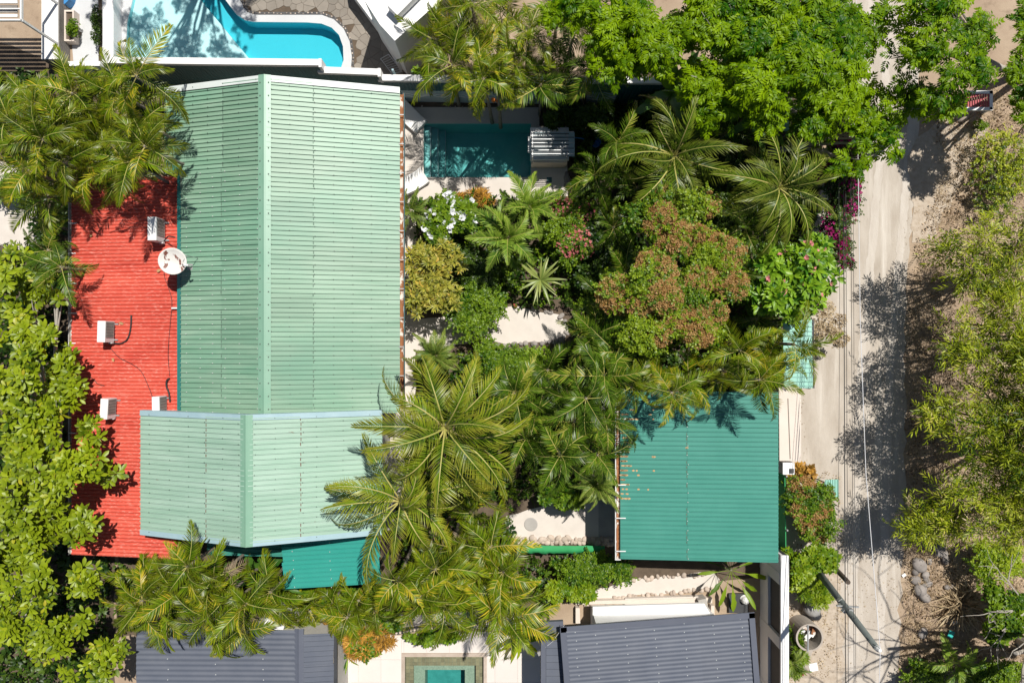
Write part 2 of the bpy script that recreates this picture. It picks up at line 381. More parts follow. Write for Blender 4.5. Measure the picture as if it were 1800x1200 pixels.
def sprig(n, L, W, length, shape=ovate, seed=0, spread=1.0, flat=.5, nseg=2, stem=True, fwd=.6):
    """a twig with alternate leaves, running along +X, leaves facing up"""
    r = random.Random(seed); tp = T()
    for i in range(n):
        s = (i + .5) / n; side = 1 if i % 2 else -1; az = side * (spread * (1 - fwd * s) + r.uniform(-.2, .2))
        M = rotm(az, r.uniform(-flat, flat * .8), r.uniform(-.5, .5))
        V, F, t = leaf_pts(L * (1 - .35 * s) * r.uniform(.8, 1.15), W, shape, .2, .2, nseg if nseg > 2 else 2, M, (s * length, 0, r.uniform(-.02, .02) + .1 * length * s * (1 - s)))
        tp.add(V, F, r.random(), t)
    return tp
def fan(nb, L, W, seed=0, per=5):
    """bipinnate leaf: pinnae either side of a midrib"""
    r = random.Random(seed); tp = T()
    for i in range(nb):
        s = (i + 1) / nb
        for sd_ in (1, -1):
            az = sd_ * (1.15 - .55 * s) + r.uniform(-.1, .1); M = rotm(az, r.uniform(-.35, .1), r.uniform(-.3, .3))
            V, F, t = leaf_pts(L * .55 * (1 - .45 * abs(s - .45)), W, strap, .15, .3, 3, M, (s * L, 0, -.15 * s * s * L)); tp.add(V, F, r.random() * .5 + .3, t)
    V, F, t = leaf_pts(L * .4, W, strap, .1, .3, 2, rotm(0, -.3), (L, 0, -.15 * L)); tp.add(V, F, .5, t)
    return tp
def frond(L, n, ll, a0=.2, arch=1.3, wid=.03, vee=.35, droop=.6, seed=0, pet=.14, fwd=(1.15, .45), rach=.018, twist=0, tear=0.0, side=0.0):
    r = random.Random(seed); tp = T(); K = 14; pts = []; x = z = y = 0.0; ang = a0
    for i in range(K + 1):
        pts.append((Vector((x, y, z)), ang)); d = L / K
        x += math.cos(ang) * d; z += math.sin(ang) * d; ang -= arch / K * (.5 + 1.0 * i / K); y += side * d * (i / K)
    def at(s):
        f = min(s, .9999) * K; i = int(f); f -= i; return pts[i][0].lerp(pts[i + 1][0], f), pts[i][1] * (1 - f) + pts[i + 1][1] * f
    rv = []; rf = []
    for i in range(K + 1):
        p, a = pts[i]; q = rach * (1 - .85 * i / K)
        rv += [p + Vector((0, q, 0)), p + Vector((-math.sin(a) * q, 0, math.cos(a) * q)), p + Vector((0, -q, 0))]
    for i in range(K):
        for j in range(2): a = i * 3 + j; rf.append((a, a + 1, a + 4, a + 3))
    tp.add(rv, rf, .5, 0, 1)
    for i in range(n):
        s = pet + (1 - pet) * (i + .3) / n; p, a = at(s); u = (s - pet) / (1 - pet)
        prof = (.55 + .45 * math.sin(math.pi * min(1, u * 1.3 + .12))) * (1 if u < .75 else 1 - (u - .75) * 2.4)
        tx = Vector((math.cos(a), 0, math.sin(a))); up = Vector((-math.sin(a), 0, math.cos(a)))
        for sd_ in (1, -1):
            if tear and r.random() < tear: continue
            l = ll * prof * r.uniform(.85, 1.1); fa = fwd[0] + (fwd[1] - fwd[0]) * u + r.uniform(-.08, .08)
            ve = vee + r.uniform(-.3, .3)
            d0 = (tx * math.cos(fa) + Vector((0, sd_, 0)) * math.sin(fa) * math.cos(ve) + up * math.sin(fa) * math.sin(ve)).normalized()
            wv = tx * (wid * (.5 + .5 * prof)); wv = (wv - d0 * wv.dot(d0)).normalized() * wid * .5
            p1 = p + d0 * l * .5 + Vector((0, 0, -droop * l * .10)); p2 = p + d0 * l * .96 + Vector((0, 0, -droop * l * r.uniform(.35, .75)))
            o_ = p + Vector((0, sd_ * rach * .5, 0)); tone = r.random()
            tp.add([o_ - wv * .7, o_ + wv * .7, p1 - wv * 1.1, p1 + wv * 1.1, p2], [(0, 1, 3, 2), (2, 3, 4)], tone, [0, 0, .35 + .3 * u, .35 + .3 * u, .6 + .4 * u])
    return tp

print('helpers ready')
# ------------------------------------------------------------------ ground, road, paths
POOL_A = [(262, -70), (236, -10), (224, 40), (222, 80), (226, 128), (596, 130), (604, 106), (603, 82), (596, 62), (583, 49), (565, 42), (540, 40), (445, 39), (430, 36), (416, 26), (396, 0), (352, -70)]
BOX_A = [(200, -72), (200, 136), (628, 136), (628, -72)]
POOL_B = [(745, 218), (745, 312), (933, 312), (933, 218)]
POOL_C = [(712, 1153), (712, 1300), (850, 1300), (850, 1153)]
G = 150
sheet('ground', [(-G, -G), (G, -G), (G, G), (-G, G)], [px(*BOX_A), px(*POOL_B), px(*POOL_C)], 0, 'dirt')
def flat(name, pts, z, m, rough=None, holes=[], seed=1):
    return sheet(name, rough_poly(pts, rough[0], rough[1], seed) if rough else px(*pts), [px(*h) for h in holes], z, m)
flat('road', [(1470, -900), (1660, -900), (1655, -200), (1625, 0), (1615, 150), (1618, 300), (1600, 420), (1590, 560), (1590, 700), (1590, 850), (1585, 1000), (1575, 1200), (1560, 2200), (1400, 2200), (1385, 1200), (1378, 1000), (1378, 700), (1400, 560), (1450, 300), (1480, 100)], .008, 'sand_road', (22, 5), seed=3)
for xo, sd in ((1512, 21), (1562, 22)):
    c = [(xo + 62, -300), (xo + 48, 0), (xo + 42, 200), (xo + 22, 420), (xo + 2, 640), (xo - 6, 900), (xo - 14, 1100), (xo - 22, 1500)]
    flat('tyre_track', [(x - 7, y) for x, y in c] + [(x + 7, y) for x, y in c[::-1]], .011, 'gravel_track', (9, 1.6), seed=sd)
flat('road_verge', [(1380, 985), (1470, 990), (1490, 1080), (1480, 1200), (1470, 1300), (1380, 1300)], .014, 'gravel', (16, 6), seed=5)
flat('road_shoulder', [(1598, 260), (1690, 170), (1740, 230), (1680, 330), (1640, 420), (1605, 430)], .014, 'gravel', (16, 6), seed=6)
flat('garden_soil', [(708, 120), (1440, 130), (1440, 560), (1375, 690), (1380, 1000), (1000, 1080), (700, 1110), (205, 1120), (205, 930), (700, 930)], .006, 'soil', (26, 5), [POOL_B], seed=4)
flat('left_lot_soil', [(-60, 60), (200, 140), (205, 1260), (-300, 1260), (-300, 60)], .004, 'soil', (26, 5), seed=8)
flat('sandy_clearing', [(-40, 285), (30, 290), (60, 350), (75, 420), (40, 440), (-40, 430)], .010, 'path_concrete', (14, 5), seed=9)
deck = flat('pool_deck', [(708, 188), (948, 188), (948, 222), (996, 222), (998, 345), (936, 352), (708, 352)], .03, 'deck_concrete', None, [POOL_B])
flat('garden_path', [(708, 545), (740, 560), (860, 548), (905, 540), (985, 552), (1000, 580), (985, 602), (900, 604), (850, 598), (708, 625)], .012, 'path_concrete', (16, 3), seed=11)
flat('house_side_path', [(706, 330), (730, 340), (735, 560), (728, 760), (700, 930), (668, 930), (668, 720)], .016, 'path_concrete', (20, 3), seed=12)
flat('carport_forecourt', [(890, 905), (1048, 870), (1090, 870), (1360, 870), (1360, 980), (1048, 955), (905, 952)], .012, 'path_concrete', (18, 2), seed=13)
flat('carport_floor', [(1052, 700), (1360, 700), (1360, 978), (1052, 958)], .018, 'grey_concrete')
flat('entry_slab', [(1372, 690), (1408, 690), (1408, 812), (1372, 812)], .016, 'path_concrete')
flat('back_path', [(1020, 1045), (1100, 1020), (1250, 1005), (1262, 1018), (1255, 1036), (1110, 1048), (1030, 1062)], .012, 'path_concrete', (16, 3), seed=14)
flat('patio_path', [(688, 1082), (850, 1072), (920, 1075), (935, 1108), (805, 1104), (700, 1112)], .012, 'path_concrete', (16, 2), seed=15)
flat('back_yard', [(960, 1050), (1345, 1030), (1345, 1300), (960, 1300)], .008, 'dirt')
# patio of pale slabs around the tiled pool
patio = flat('patio', [(588, 1108), (700, 1116), (810, 1108), (935, 1112), (958, 1120), (958, 1320), (588, 1320)], .010, 'cream_plaster', None, [POOL_C])
def slab(a, b, c, d, z0, z1, name, m, parent, gap=.007):
    p, q = P(a, b), P(c, d); mb = MB(); x0, x1 = min(p.x, q.x) + gap / 2, max(p.x, q.x) - gap / 2; y0, y1 = min(p.y, q.y) + gap / 2, max(p.y, q.y) - gap / 2
    mb.prism([(x0, y0), (x1, y0), (x1, y1), (x0, y1)], z0, z1); return mb.build(name, m, parent)
for x in range(590, 950, 40):
    for y in range(1118, 1280, 40):
        x1, y1 = min(x + 40, 955), y + 40
        if x1 > 706 and x < 856 and y1 > 1146:
            if x < 706: slab(x, y, 706, y1, .012, .03, 'paving_slab', 'patio', patio)
            if x1 > 856 and x < 880: slab(856, y, x1, y1, .012, .03, 'paving_slab', 'patio', patio)
            if y < 1146: slab(max(x, 706), y, min(x1, 856), 1146, .012, .03, 'paving_slab', 'patio', patio)
            continue
        slab(x, y, x1, y1, .012, .03, 'paving_slab', 'patio', patio)

# ------------------------------------------------------------------ pools
def basin(name, poly, depth, m, rim=.0):
    mb = MB(); q = px(*poly); n = len(q)
    ar = sum(q[i].x * q[(i + 1) % n].y - q[(i + 1) % n].x * q[i].y for i in range(n))
    if ar < 0: q = q[::-1]
    mb.add([(p.x, p.y, -depth) for p in q] + [(p.x, p.y, rim) for p in q], [tuple(range(n))] + [(i, i + n, (i + 1) % n + n, (i + 1) % n) for i in range(n)])
    return structure(mb.build(name, m))
def grow(poly, d):
    q = [Vector(p) for p in poly]; c = sum(q, Vector((0, 0))) / len(q); return [(c + (p - c) * (1 + d)) for p in q]
def water(name, poly, z0, z1, m):
    q = px(*grow(poly, .004)); mb = MB(); mb.prism([(p.x, p.y) for p in q], z0, z1); return structure(mb.build(name, m))
b1 = basin('villa_pool_basin', POOL_A, .55, 'pool_blue', .012)
MB().prism(px((262, -68), (236, -10), (225, 40), (223.5, 80), (227, 127), (458, 128), (352, 0), (300, -68)), -.54, -.15).build('shallow_shelf', 'pool_white', b1)
mb = MB(); mb.lathe([(.0, -.545), (.09, -.545), (.09, -.54), (0, -.54)], P(598, 108, 0), 12); mb.build('floor_drain', 'galvanised', b1)
water('villa_pool_water', POOL_A, -.60, -.03, 'water_blue')
b2 = basin('plunge_pool_basin', POOL_B, 1.2, 'pool_teal', .034)
for i, (x0, x1, z) in enumerate(((745.6, 756, -.28), (756.3, 768, -.55), (768.3, 780, -.85))):
    a, b = P(x0, 311.5), P(x1, 218.5); mb = MB(); mb.prism([(a.x, a.y), (b.x, a.y), (b.x, b.y), (a.x, b.y)], -1.19, z - .004 * i); s_ = mb.build('pool_step', 'pool_teal', b2)
    mb = MB(); mb.box((b.x - .015, (a.y + b.y) / 2, z + .004), (.03, b.y - a.y, .012)); mb.build('step_nosing', 'blue_wall', s_)
water('plunge_pool_water', POOL_B, -1.25, -.06, 'water_teal')
b3 = basin('patio_pool_basin', POOL_C, 1.3, 'pool_tile', .012)
for nm, poly, z, m in (('tile_ledge', [(712.4, 1153.4), (712.4, 1299), (849.6, 1299), (849.6, 1153.4)], -.18, 'pool_tile'),):
    sheet('tile_bed', px(*poly), [px((725, 1172), (725, 1296), (837, 1296), (837, 1172))], z, 'pool_pebble', None, b3)
for x in np.arange(712.5, 849, 6.85):
    for y in np.arange(1153.5, 1215, 6.4):
        if 724 < x + 3.4 < 837 and y + 3.2 > 1172: continue
        slab(x, y, min(x + 6.85, 849.6), y + 6.4, -.178, -.165, 'pool_tile', 'pool_tile', b3, .008)
for a in ((725, 1172, 745, 1296), (816, 1172, 837, 1296), (745, 1172, 816, 1185)):
    slab(*a, -1.28, -.40, 'pebble_bench', 'pool_pebble', b3, 0)
slab(745.2, 1185.2, 815.8, 1298, -1.29, -1.2, 'pool_floor', 'pool_deep', b3, 0)
mb = MB(); mb.lathe([(0, -1.1), (.12, -1.1), (.14, -1.2)], P(783, 1192, 0), 14); mb.build('pool_light', 'white_metal', b3)
water('patio_pool_water', POOL_C, -1.33, -.08, 'water_teal')
cop = empty('pool_coping', P(780, 1150), 'tan stone coping framing the tiled patio pool', 'coping')
for a in ((706, 1146.5, 855.5, 1153), (706, 1153, 712, 1300), (850, 1153, 855.5, 1300)): slab(*a, .012, .05, 'coping_stone', 'stone_pale', cop)

# ------------------------------------------------------------------ villa terrace at the top
terr = sheet('villa_terrace', px(*BOX_A), [px(*POOL_A)], .004, 'white_deck')
FL = [(448, -60), (628, -60), (700, 60), (728, 140), (618, 140), (622, 100), (618, 72), (606, 48), (588, 31), (566, 23), (440, 22), (428, 14), (408, -60)]
sheet('flagstone_bed', px(*FL), [], .010, 'soil', 'structure')
def clip(poly, a, b, c):
    out = []
    for i in range(len(poly)):
        p, q = poly[i], poly[(i + 1) % len(poly)]; dp = a * p[0] + b * p[1] - c; dq = a * q[0] + b * q[1] - c
        if dp <= 0: out.append(p)
        if dp * dq < 0: t = dp / (dp - dq); out.append((p[0] + (q[0] - p[0]) * t, p[1] + (q[1] - p[1]) * t))
    return out
def inside(p, poly):
    c = False; n = len(poly)
    for i in range(n):
        a, b = poly[i], poly[(i + 1) % n]
        if (a[1] > p[1]) != (b[1] > p[1]) and p[0] < (b[0] - a[0]) * (p[1] - a[1]) / (b[1] - a[1]) + a[0]: c = not c
    return c
rr = random.Random(5); seeds = []
while len(seeds) < 420:
    p = (rr.uniform(405, 735), rr.uniform(-45, 145))
    if all(math.dist(p, q) > 8 for q in seeds): seeds.append(p)
    elif rr.random() < .0006: break
fb = bpy.data.objects['flagstone_bed']
for i, p in enumerate(seeds):
    if not inside(p, FL): continue
    poly = [(p[0] + dx, p[1] + dy) for dx, dy in ((-22, -22), (22, -22), (22, 22), (-22, 22))]
    for q in seeds:
        if q is p or math.dist(p, q) > 40: continue
        a, b = q[0] - p[0], q[1] - p[1]; m_ = ((p[0] + q[0]) / 2, (p[1] + q[1]) / 2); L_ = math.hypot(a, b)
        poly = clip(poly, a, b, a * m_[0] + b * m_[1] - .25 * L_)
        if len(poly) < 3: break
    if len(poly) < 3 or not all(inside(v, FL) or True for v in poly): continue
    cx = sum(v[0] for v in poly) / len(poly); cy = sum(v[1] for v in poly) / len(poly)
    if sum(inside(v, FL) for v in poly) < len(poly) - 1: continue
    MB().prism(px(*poly), .011, .022 + rr.uniform(0, .006)).build('flagstone', 'flagstone', fb)
def ring(poly_pts, w, z0, z1):
    """strip along an open pixel line"""
    mb = MB(); pts = [P(*p) for p in poly_pts]; L_, R_ = [], []
    for i, p in enumerate(pts):
        d = (pts[min(i + 1, len(pts) - 1)] - pts[max(i - 1, 0)]); nrm = Vector((-d.y, d.x, 0)).normalized() * w / 2
        L_.append(p + nrm); R_.append(p - nrm)
    n = len(pts)
    V = [(p.x, p.y, z1) for p in L_] + [(p.x, p.y, z1) for p in R_] + [(p.x, p.y, z0) for p in L_] + [(p.x, p.y, z0) for p in R_]
    F = []
    for i in range(n - 1):
        F += [(i, i + n, i + n + 1, i + 1), (i, i + 1, i + 1 + 2 * n, i + 2 * n), (i + n, i + 3 * n, i + 3 * n + 1, i + n + 1)]
    F += [(0, 2 * n, 3 * n, n), (n - 1, 2 * n - 1, 4 * n - 1, 3 * n - 1)]
    mb.add(V, F); return mb
edge = [(408, -60), (422, -4), (436, 20), (452, 24), (566, 24), (588, 32), (606, 49), (617, 72), (621, 100), (618, 138)]
ps = empty('pebble_strip', P(560, 24), 'dark pebble drainage strip curving round the villa pool', 'pebble strip')
ring(edge, .10, .012, .022).build('channel', 'pebble_dark', ps)
pbl = [MB().lathe([(.0, .030), (.018, .024), (.025, .012)], (0, 0, 0), 6).mesh('pebble', 'stone_pale'), MB().lathe([(.0, .026), (.02, .02), (.026, .008)], (0, 0, 0), 6).mesh('pebble', 'pebble_dark')]
L_acc = 0
epts = [P(*p) for p in edge]
for i in range(len(epts) - 1):
    d = epts[i + 1] - epts[i]; k = int(d.length / .085)
    for j in range(k):
        p = epts[i] + d * (j + .5) / k
        if p.y > P(0, -5).y: continue
        o = bpy.data.objects.new('pebble', pbl[(i + j) % 2]); COL.objects.link(o); o.location = (p.x + rr.uniform(-.03, .03), p.y + rr.uniform(-.03, .03), .012); o.scale = (rr.uniform(.8, 1.5),) * 2 + (1,); par(o, ps)
ring([(203, -20), (202, 60), (201, 112)], .1, .012, .022).build('channel', 'pebble_dark', ps)
# curved white wall of the villa, its white block, parapets
cw = MB(); pts = [(612, -60), (622, 0), (640, 24), (668, 62), (692, 100), (703, 126)]
for i in range(len(pts) - 1):
    z = .75; a, b = P(*pts[i]), P(*pts[i + 1]); d = (b - a).normalized(); nn = Vector((d.y, -d.x, 0)) * .42
    if nn.x < 0: nn = -nn
    cw.prism([a, b, b + nn, a + nn], 0, z)
tag(cw.build('curved_wall', 'white_plaster'), 'curved white plaster wall sweeping along the flagstone terrace', 'wall')
vb = empty('villa_block', P(720, 40), 'white flat roofed villa block with slanted corner at the top edge', 'building')
q = px((664, -80), (830, -80), (800, -20), (762, 12), (694, 72), (668, 44), (640, 0), z=3.2)
MB().prism(q, .0, 3.2).build('wall', 'white_plaster', vb)
a, b = P(690, 28, 3.2), P(722, -2, 3.2)
mb = MB(); mb.bar(a + Vector((.05, 0, .22)), b + Vector((.3, .3, .22)), .5, .36); mb.build('roof_vent', 'white_plaster', vb, bevel=.02)
# screen leaning on the terrace
sc_ = empty('wire_rack', P(690, 115), 'white wire rack lying on the terrace beside the curved wall', 'rack')
A, B, C, D = P(670, 106), P(684, 98), P(708, 128), P(690, 132)
for u in (Vector((0, 0, .12)),):
    mb = MB()
    for p, q2 in ((A, B), (B, C), (C, D), (D, A)): mb.bar(p + u, q2 + u, .02)
    mb.build('frame', 'white_metal', sc_)
    for k in range(1, 8):
        t = k / 8; MB().bar(A.lerp(D, t) + u, B.lerp(C, t) + u, .010).build('wire', 'white_metal', sc_)
    for p in (A, B, C, D): MB().bar(p, p + u, .02).build('foot', 'white_metal', sc_)
# left of the villa pool: low wall, planting strip, patio, slatted parapet
wall2 = empty('white_terrace_wall', P(190, 50), 'low white wall between the villa pool deck and its side patio', 'wall')
MB().prism(px((180, -40), (199, -40), (199, 112), (180, 112), z=.6), 0, .6).build('wall', 'white_plaster', wall2, bevel=.02)
pat = flat('side_patio', [(118, -40), (182, -40), (182, 112), (130, 116)], .02, 'white_deck')
flat('planting_strip', [(173, -40), (180, -40), (180, 108), (174, 108)], .026, 'soil')
plw = empty('planter_box', P(133, 52), 'long narrow planter box with dry green plants on the white side patio', 'planter')
for a in ((124, 26, 126.5, 80), (138, 26, 140.5, 80), (126.5, 26, 138, 29), (126.5, 77, 138, 80)): slab(*a, .02, .38, 'side', 'cream_plaster', plw, 0)
slab(126.5, 29, 138, 77, .02, .30, 'soil_fill', 'soil', plw, 0)
bl = empty('blue_crescent_seat', P(119, 4), 'small dark blue crescent seat at the top of the white side patio', 'seat')
mb = MB()
for k in range(8):
    a0_, a1_ = R(190 + 20 * k), R(210 + 20 * k)
    if k < 8:
        c = P(121, -2); mb.prism([(c.x + .3 * math.cos(a0_), c.y + .42 * math.sin(a0_)), (c.x + .3 * math.cos(a1_), c.y + .42 * math.sin(a1_)), (c.x + .16 * math.cos(a1_), c.y + .3 * math.sin(a1_)), (c.x + .16 * math.cos(a0_), c.y + .3 * math.sin(a0_))], .02, .4)
mb.build('seat_shell', 'hose_blue', bl)
pw = empty('white_parapet', P(110, 40), 'white parapet wall with weathered wood cladding along the side patio', 'wall')
MB().prism(px((73, -40), (102, -40), (102, 104), (73, 104), z=.7), 0, .7).build('wall', 'white_plaster', pw)
p0 = P(102, 104, .7)
for k in range(3):
    z = .02 + k * .222
    MB().box((p0.x + .012, (p0.y + P(0, -40, .7).y) / 2, z + .1), (.022, P(0, -40, .7).y - p0.y, .20)).build('cladding_board', 'wood_cladding', pw)
    MB().box(((P(73, 0, .7).x + p0.x) / 2, p0.y - .012, z + .1), (p0.x - P(73, 0, .7).x, .022, .20)).build('cladding_board', 'wood_cladding', pw)
wl = MB().prism(px((119, 108), (176, 108), (176, 116), (122, 116), z=.9), 0, .9).build('low_white_wall', 'white_plaster')
tag(wl, 'short white wall closing the side patio just above the palms', 'wall')
# corner pergola far top left
cp = empty('corner_pergola', P(15, 15), 'weathered pergola corner with white rails and dark slats at the top left corner', 'pergola')
zz = 2.6; A, B, C, D = P(-60, -40, zz), P(38, -40, zz), P(38, 36, zz), P(-60, 36, zz)
for a, b in ((B, C), (C, D)): MB().bar(a, b, .06, .1).build('rail', 'white_metal', cp)
MB().bar(P(-60, 16, zz), P(37, 16, zz), .04, .06).build('rail', 'white_metal', cp)
for k in range(9): MB().bar(P(-60, -36 + k * 8, zz - .09), P(31, -36 + k * 8, zz - .09), .10, .04).build('slat', ('wood_cladding', 'grey_concrete', 'white_plaster')[k % 3], cp)
for p in (B, C): MB().bar((p.x, p.y, 0), (p.x, p.y, zz), .08).build('post', 'white_metal', cp)
# ------------------------------------------------------------------ boundary wall with dark cladding below the villa
bwall = empty('boundary_wall', P(420, 150), 'white topped boundary wall with dark corrugated sheets below the villa pool', 'wall')
for i, (xa, xb, ya, yb, z) in enumerate(((184, 560, 100, 104, 3.0), (558, 664, 117, 121, 2.6), (664, 1170, 131, 136, 2.2), (1170, 1330, 136, 138, 2.0))):
    a, b = P(xa, ya, z), P(xb, yb, z); nn = Vector((0, -.22, 0))
    MB().prism([a, b, b + nn, a + nn], z - .16, z).build('wall_cap', 'white_plaster', bwall)
    MB().prism([a + Vector((.01, -.03, 0)), b + Vector((-.01, -.03, 0)), b + nn + Vector((-.01, .03, 0)), a + nn + Vector((.01, .03, 0))], 0, z - .16).build('wall_core', 'grey_concrete', bwall)
    n = max(1, int((b.x - a.x) / 1.0)); ww = (b.x - a.x) / n
    for k in range(n):
        mb = MB(); x0 = a.x + k * ww; yy = lambda x: a.y + (b.y - a.y) * (x - a.x) / (b.x - a.x) - .22 + .02
        V = []; F = []; m_ = 8
        for j in range(m_ * 2 + 1):
            x = x0 + ww * j / (m_ * 2) * .992; dy = -.03 if j % 2 else -.012; V += [(x, yy(x) + dy, .05), (x, yy(x) + dy, z - .17)]
        F = [(2 * j, 2 * j + 2, 2 * j + 3, 2 * j + 1) for j in range(m_ * 2)]
        mb.add(V, F); mb.build('cladding_sheet', 'dark_cladding', bwall)
    if i in (0, 1):
        p = P(xb, yb, z); MB().box((p.x + .05, p.y - .13, z - .3), (.1, .3, .6)).build('wall_step', 'white_plaster', bwall)
for x in (470, 566, 690):
    p = P(x, 106, 2.4); MB().box((p.x, p.y - .34, 1.2), (.07, .06, 2.4)).build('post', 'barge_blue', bwall)
# wave-decorated garden wall behind the plunge pool
ww_ = empty('wave_wall', P(850, 180), 'pale blue garden wall with raised wave lines behind the plunge pool', 'wall')
a, b = P(704, 152, 1.25), P(1085, 158, 1.25)
MB().prism([a, b, b + Vector((0, -.16, 0)), a + Vector((0, -.16, 0))], 0, 1.25).build('wall', 'blue_wall', ww_)
for dz, ph in ((.92, 0), (.74, 1.2)):
    pts = []
    for k in range(120):
        t = k / 119; p = a.lerp(b, t); pts.append((p.x, p.y - .168, dz + .07 * math.sin(t * 52 + ph)))
    MB().tube(pts, .022, 5).build('wave_line', 'white_plaster', ww_)
flat('planting_bed', [(706, 178), (1085, 180), (1085, 190), (706, 189)], .05, 'soil')

# ------------------------------------------------------------------ roofs
def mesh_rib(name, L, wdt, k, h, m, prof='trap'):
    V = []; F = []; ys = []
    p = wdt / k
    for i in range(k):
        c = (i + .5) * p
        if prof == 'trap': ys += [(c - p * .5, 0), (c - p * .15, 0), (c - p * .09, h), (c + p * .07, h), (c + p * .13, 0)]
        else: ys += [(c - p * .5 + p * j / 6, h * .5 * (1 - math.cos(2 * math.pi * j / 6))) for j in range(6)]
    ys.append((wdt, 0 if prof == 'trap' else 0)); ys = [(y * 1.0, z) for y, z in ys]
    n = len(ys)
    for x in (0, L): V += [(x, y, z) for y, z in ys]
    F = [(i, i + n, i + n + 1, i + 1) for i in range(n - 1)]
    V += [(0, y, z - .012) for y, z in ys] + [(L, y, z - .012) for y, z in ys]
    F += [(i, i + 1, i + 1 + 2 * n, i + 2 * n) for i in range(n - 1)] + [(i + n, i + 3 * n, i + 3 * n + 1, i + n + 1) for i in range(n - 1)]
    return MB().add(V, F).mesh(name, m)
def mesh_tile(name, L, wdt, k, m, stepL=.17):
    ns = max(1, round(L / stepL)); sl = L / ns; xs = []
    for i in range(ns): xs += [(i * sl, .034), (i * sl + sl * .5, .017), ((i + 1) * sl - .004, 0.0)]
    V = []; F = []; p = wdt / k; ys = [(i * p + p * j / 6, .042 * abs(math.sin(math.pi * j / 6)) ** .8) for i in range(k) for j in range(6)] + [(wdt, 0)]
    n = len(ys)
    for x, s in xs: V += [(x, y, z + s) for y, z in ys]
    F = [(a * n + i, (a + 1) * n + i, (a + 1) * n + i + 1, a * n + i + 1) for a in range(len(xs) - 1) for i in range(n - 1)]
    return MB().add(V, F).mesh(name, m)
def slope(parent, O, X, Y, n, rows, k, m, h=.040, prof='trap', screws=None, scmat='screw', lift=.008):
    """O eave corner, X vector up the slope, Y vector along the eave; n sheets along Y, rows = fractions of X"""
    O, X, Y = Vector(O), Vector(X), Vector(Y); xd, yd = X.normalized(), Y.normalized(); zd = xd.cross(yd)
    if zd.z < 0:
        O = O + Y; Y = -Y; yd = -yd; zd = xd.cross(yd)
    Rm = Matrix((xd, yd, zd)).transposed().to_4x4(); wd = Y.length / n
    for ri in range(len(rows) - 1):
        a, b = rows[ri], rows[ri + 1]; L_ = X.length * (b - a) + (.0 if ri == len(rows) - 2 else .12)
        mm = m + '_upper' if (ri and m == 'roof_pale') else m
        me = mesh_tile('roof_sheet', L_, wd, k, m) if prof == 'tile' else mesh_rib('roof_sheet', L_, wd, k, h, mm, prof)
        for i in range(n):
            o = bpy.data.objects.new('roof_sheet', me); COL.objects.link(o)
            o.matrix_basis = Matrix.Translation(O + X * a + yd * (i * wd) + zd * (lift * ri + .0015 * ((i * 7) % 3))) @ Rm; par(o, parent)
        if ri and prof == 'trap' and h > .035:
            mb = MB(); c0 = O + X * a + zd * (lift * ri + .0015)
            for i in range(n * k):
                if rr.random() < .25: continue
                q = c0 - xd * rr.uniform(.012, .03) + yd * ((i + rr.uniform(.45, .55)) * wd / k - wd / k * .12); mb.box(q + yd * wd / k * .5, (rr.uniform(.02, .035), wd / k * rr.uniform(.5, .72), .008), M=Matrix((xd, yd, zd)).transposed())
            mb.build('lap_stain', 'rust_dark' if m == 'roof_pale_front' else 'lap_dirt', parent, kind='stuff')
    if screws:
        mb = MB(); p = wd / k
        for i in range(n * k):
            for j, f in enumerate(screws):
                if (i + j) % 2: continue
                c = O + X * (f + rr.uniform(-.004, .004)) + yd * ((i + .5) * p) + zd * (h + .014)
                mb.box(c, (.024, .024, .016), M=Matrix((xd, yd, zd)).transposed())
        o = mb.build('roof_screws', scmat, parent, kind='stuff')
def cap(parent, a, b, wdt, drop, m, name='ridge_cap', up=.05):
    a, b = Vector(a), Vector(b); d = (b - a).normalized(); s = Vector((-d.y, d.x, 0)).normalized() * wdt
    V = []
    for p in (a, b):
        u = Vector((0, 0, up)); V += [p + s + u - Vector((0, 0, drop)), p + s * .28 + u - Vector((0, 0, drop * .22)), p + u + Vector((0, 0, .012)), p - s * .28 + u - Vector((0, 0, drop * .22)), p - s + u - Vector((0, 0, drop))]
    mb = MB(); mb.add(V, [(i, i + 1, i + 6, i + 5) for i in range(4)]); return mb.build(name, m, parent)
# main house: big gable
ZE, ZR = 3.4, 4.5
yt, yb = 8.72, -2.46
xl, xr_, xm = P(290, 0, ZE).x, P(703, 0, ZE).x, P(465, 0, ZR).x
house = empty('main_house', ((xl + xr_) / 2, 3, 0), 'large house with long pale green gabled corrugated roof', 'house')
MB().prism([(xl + .5, yb + .1), (xr_ - .45, yb + .1), (xr_ - .45, yt - .5), (xl + .5, yt - .5)], 0, 3.25).build('wall', 'wall_house', house)
slope(house, (xr_, yt, ZE), (xm - xr_, 0, ZR - ZE), (0, yb - yt, 0), 14, [0, .655, 1], 5, 'roof_pale', screws=[.1, .22, .36, .5, .64, .82, .95])
xl2 = P(319, 0, 3.55).x; zl2 = ZE + (ZR - ZE) * (xl2 - xl) / (xm - xl); ysp = P(0, 305, 3.5).y
slope(house, (xl, yt, ZE), (xm - xl, 0, ZR - ZE), (0, ysp - yt, 0), 4, [0, .6, 1], 5, 'roof_pale', screws=[.12, .3, .45, .6, .76, .93])
slope(house, (xl2, ysp, zl2), (xm - xl2, 0, ZR - zl2), (0, yb - ysp, 0), 10, [0, .5, 1], 5, 'roof_pale', screws=[.08, .25, .4, .55, .72, .93], scmat='screw_light')
cap(house, (xm, yt + .06, ZR), (xm, yb - .02, ZR), .21, .055, 'roof_cap')
for x in (-.14, .14):
    mb = MB()
    for k in range(26): mb.box((xm + x, yt - .2 - k * .43, ZR + .03), (.035, .035, .02))
    mb.build('cap_screws', 'screw', house, kind='stuff')
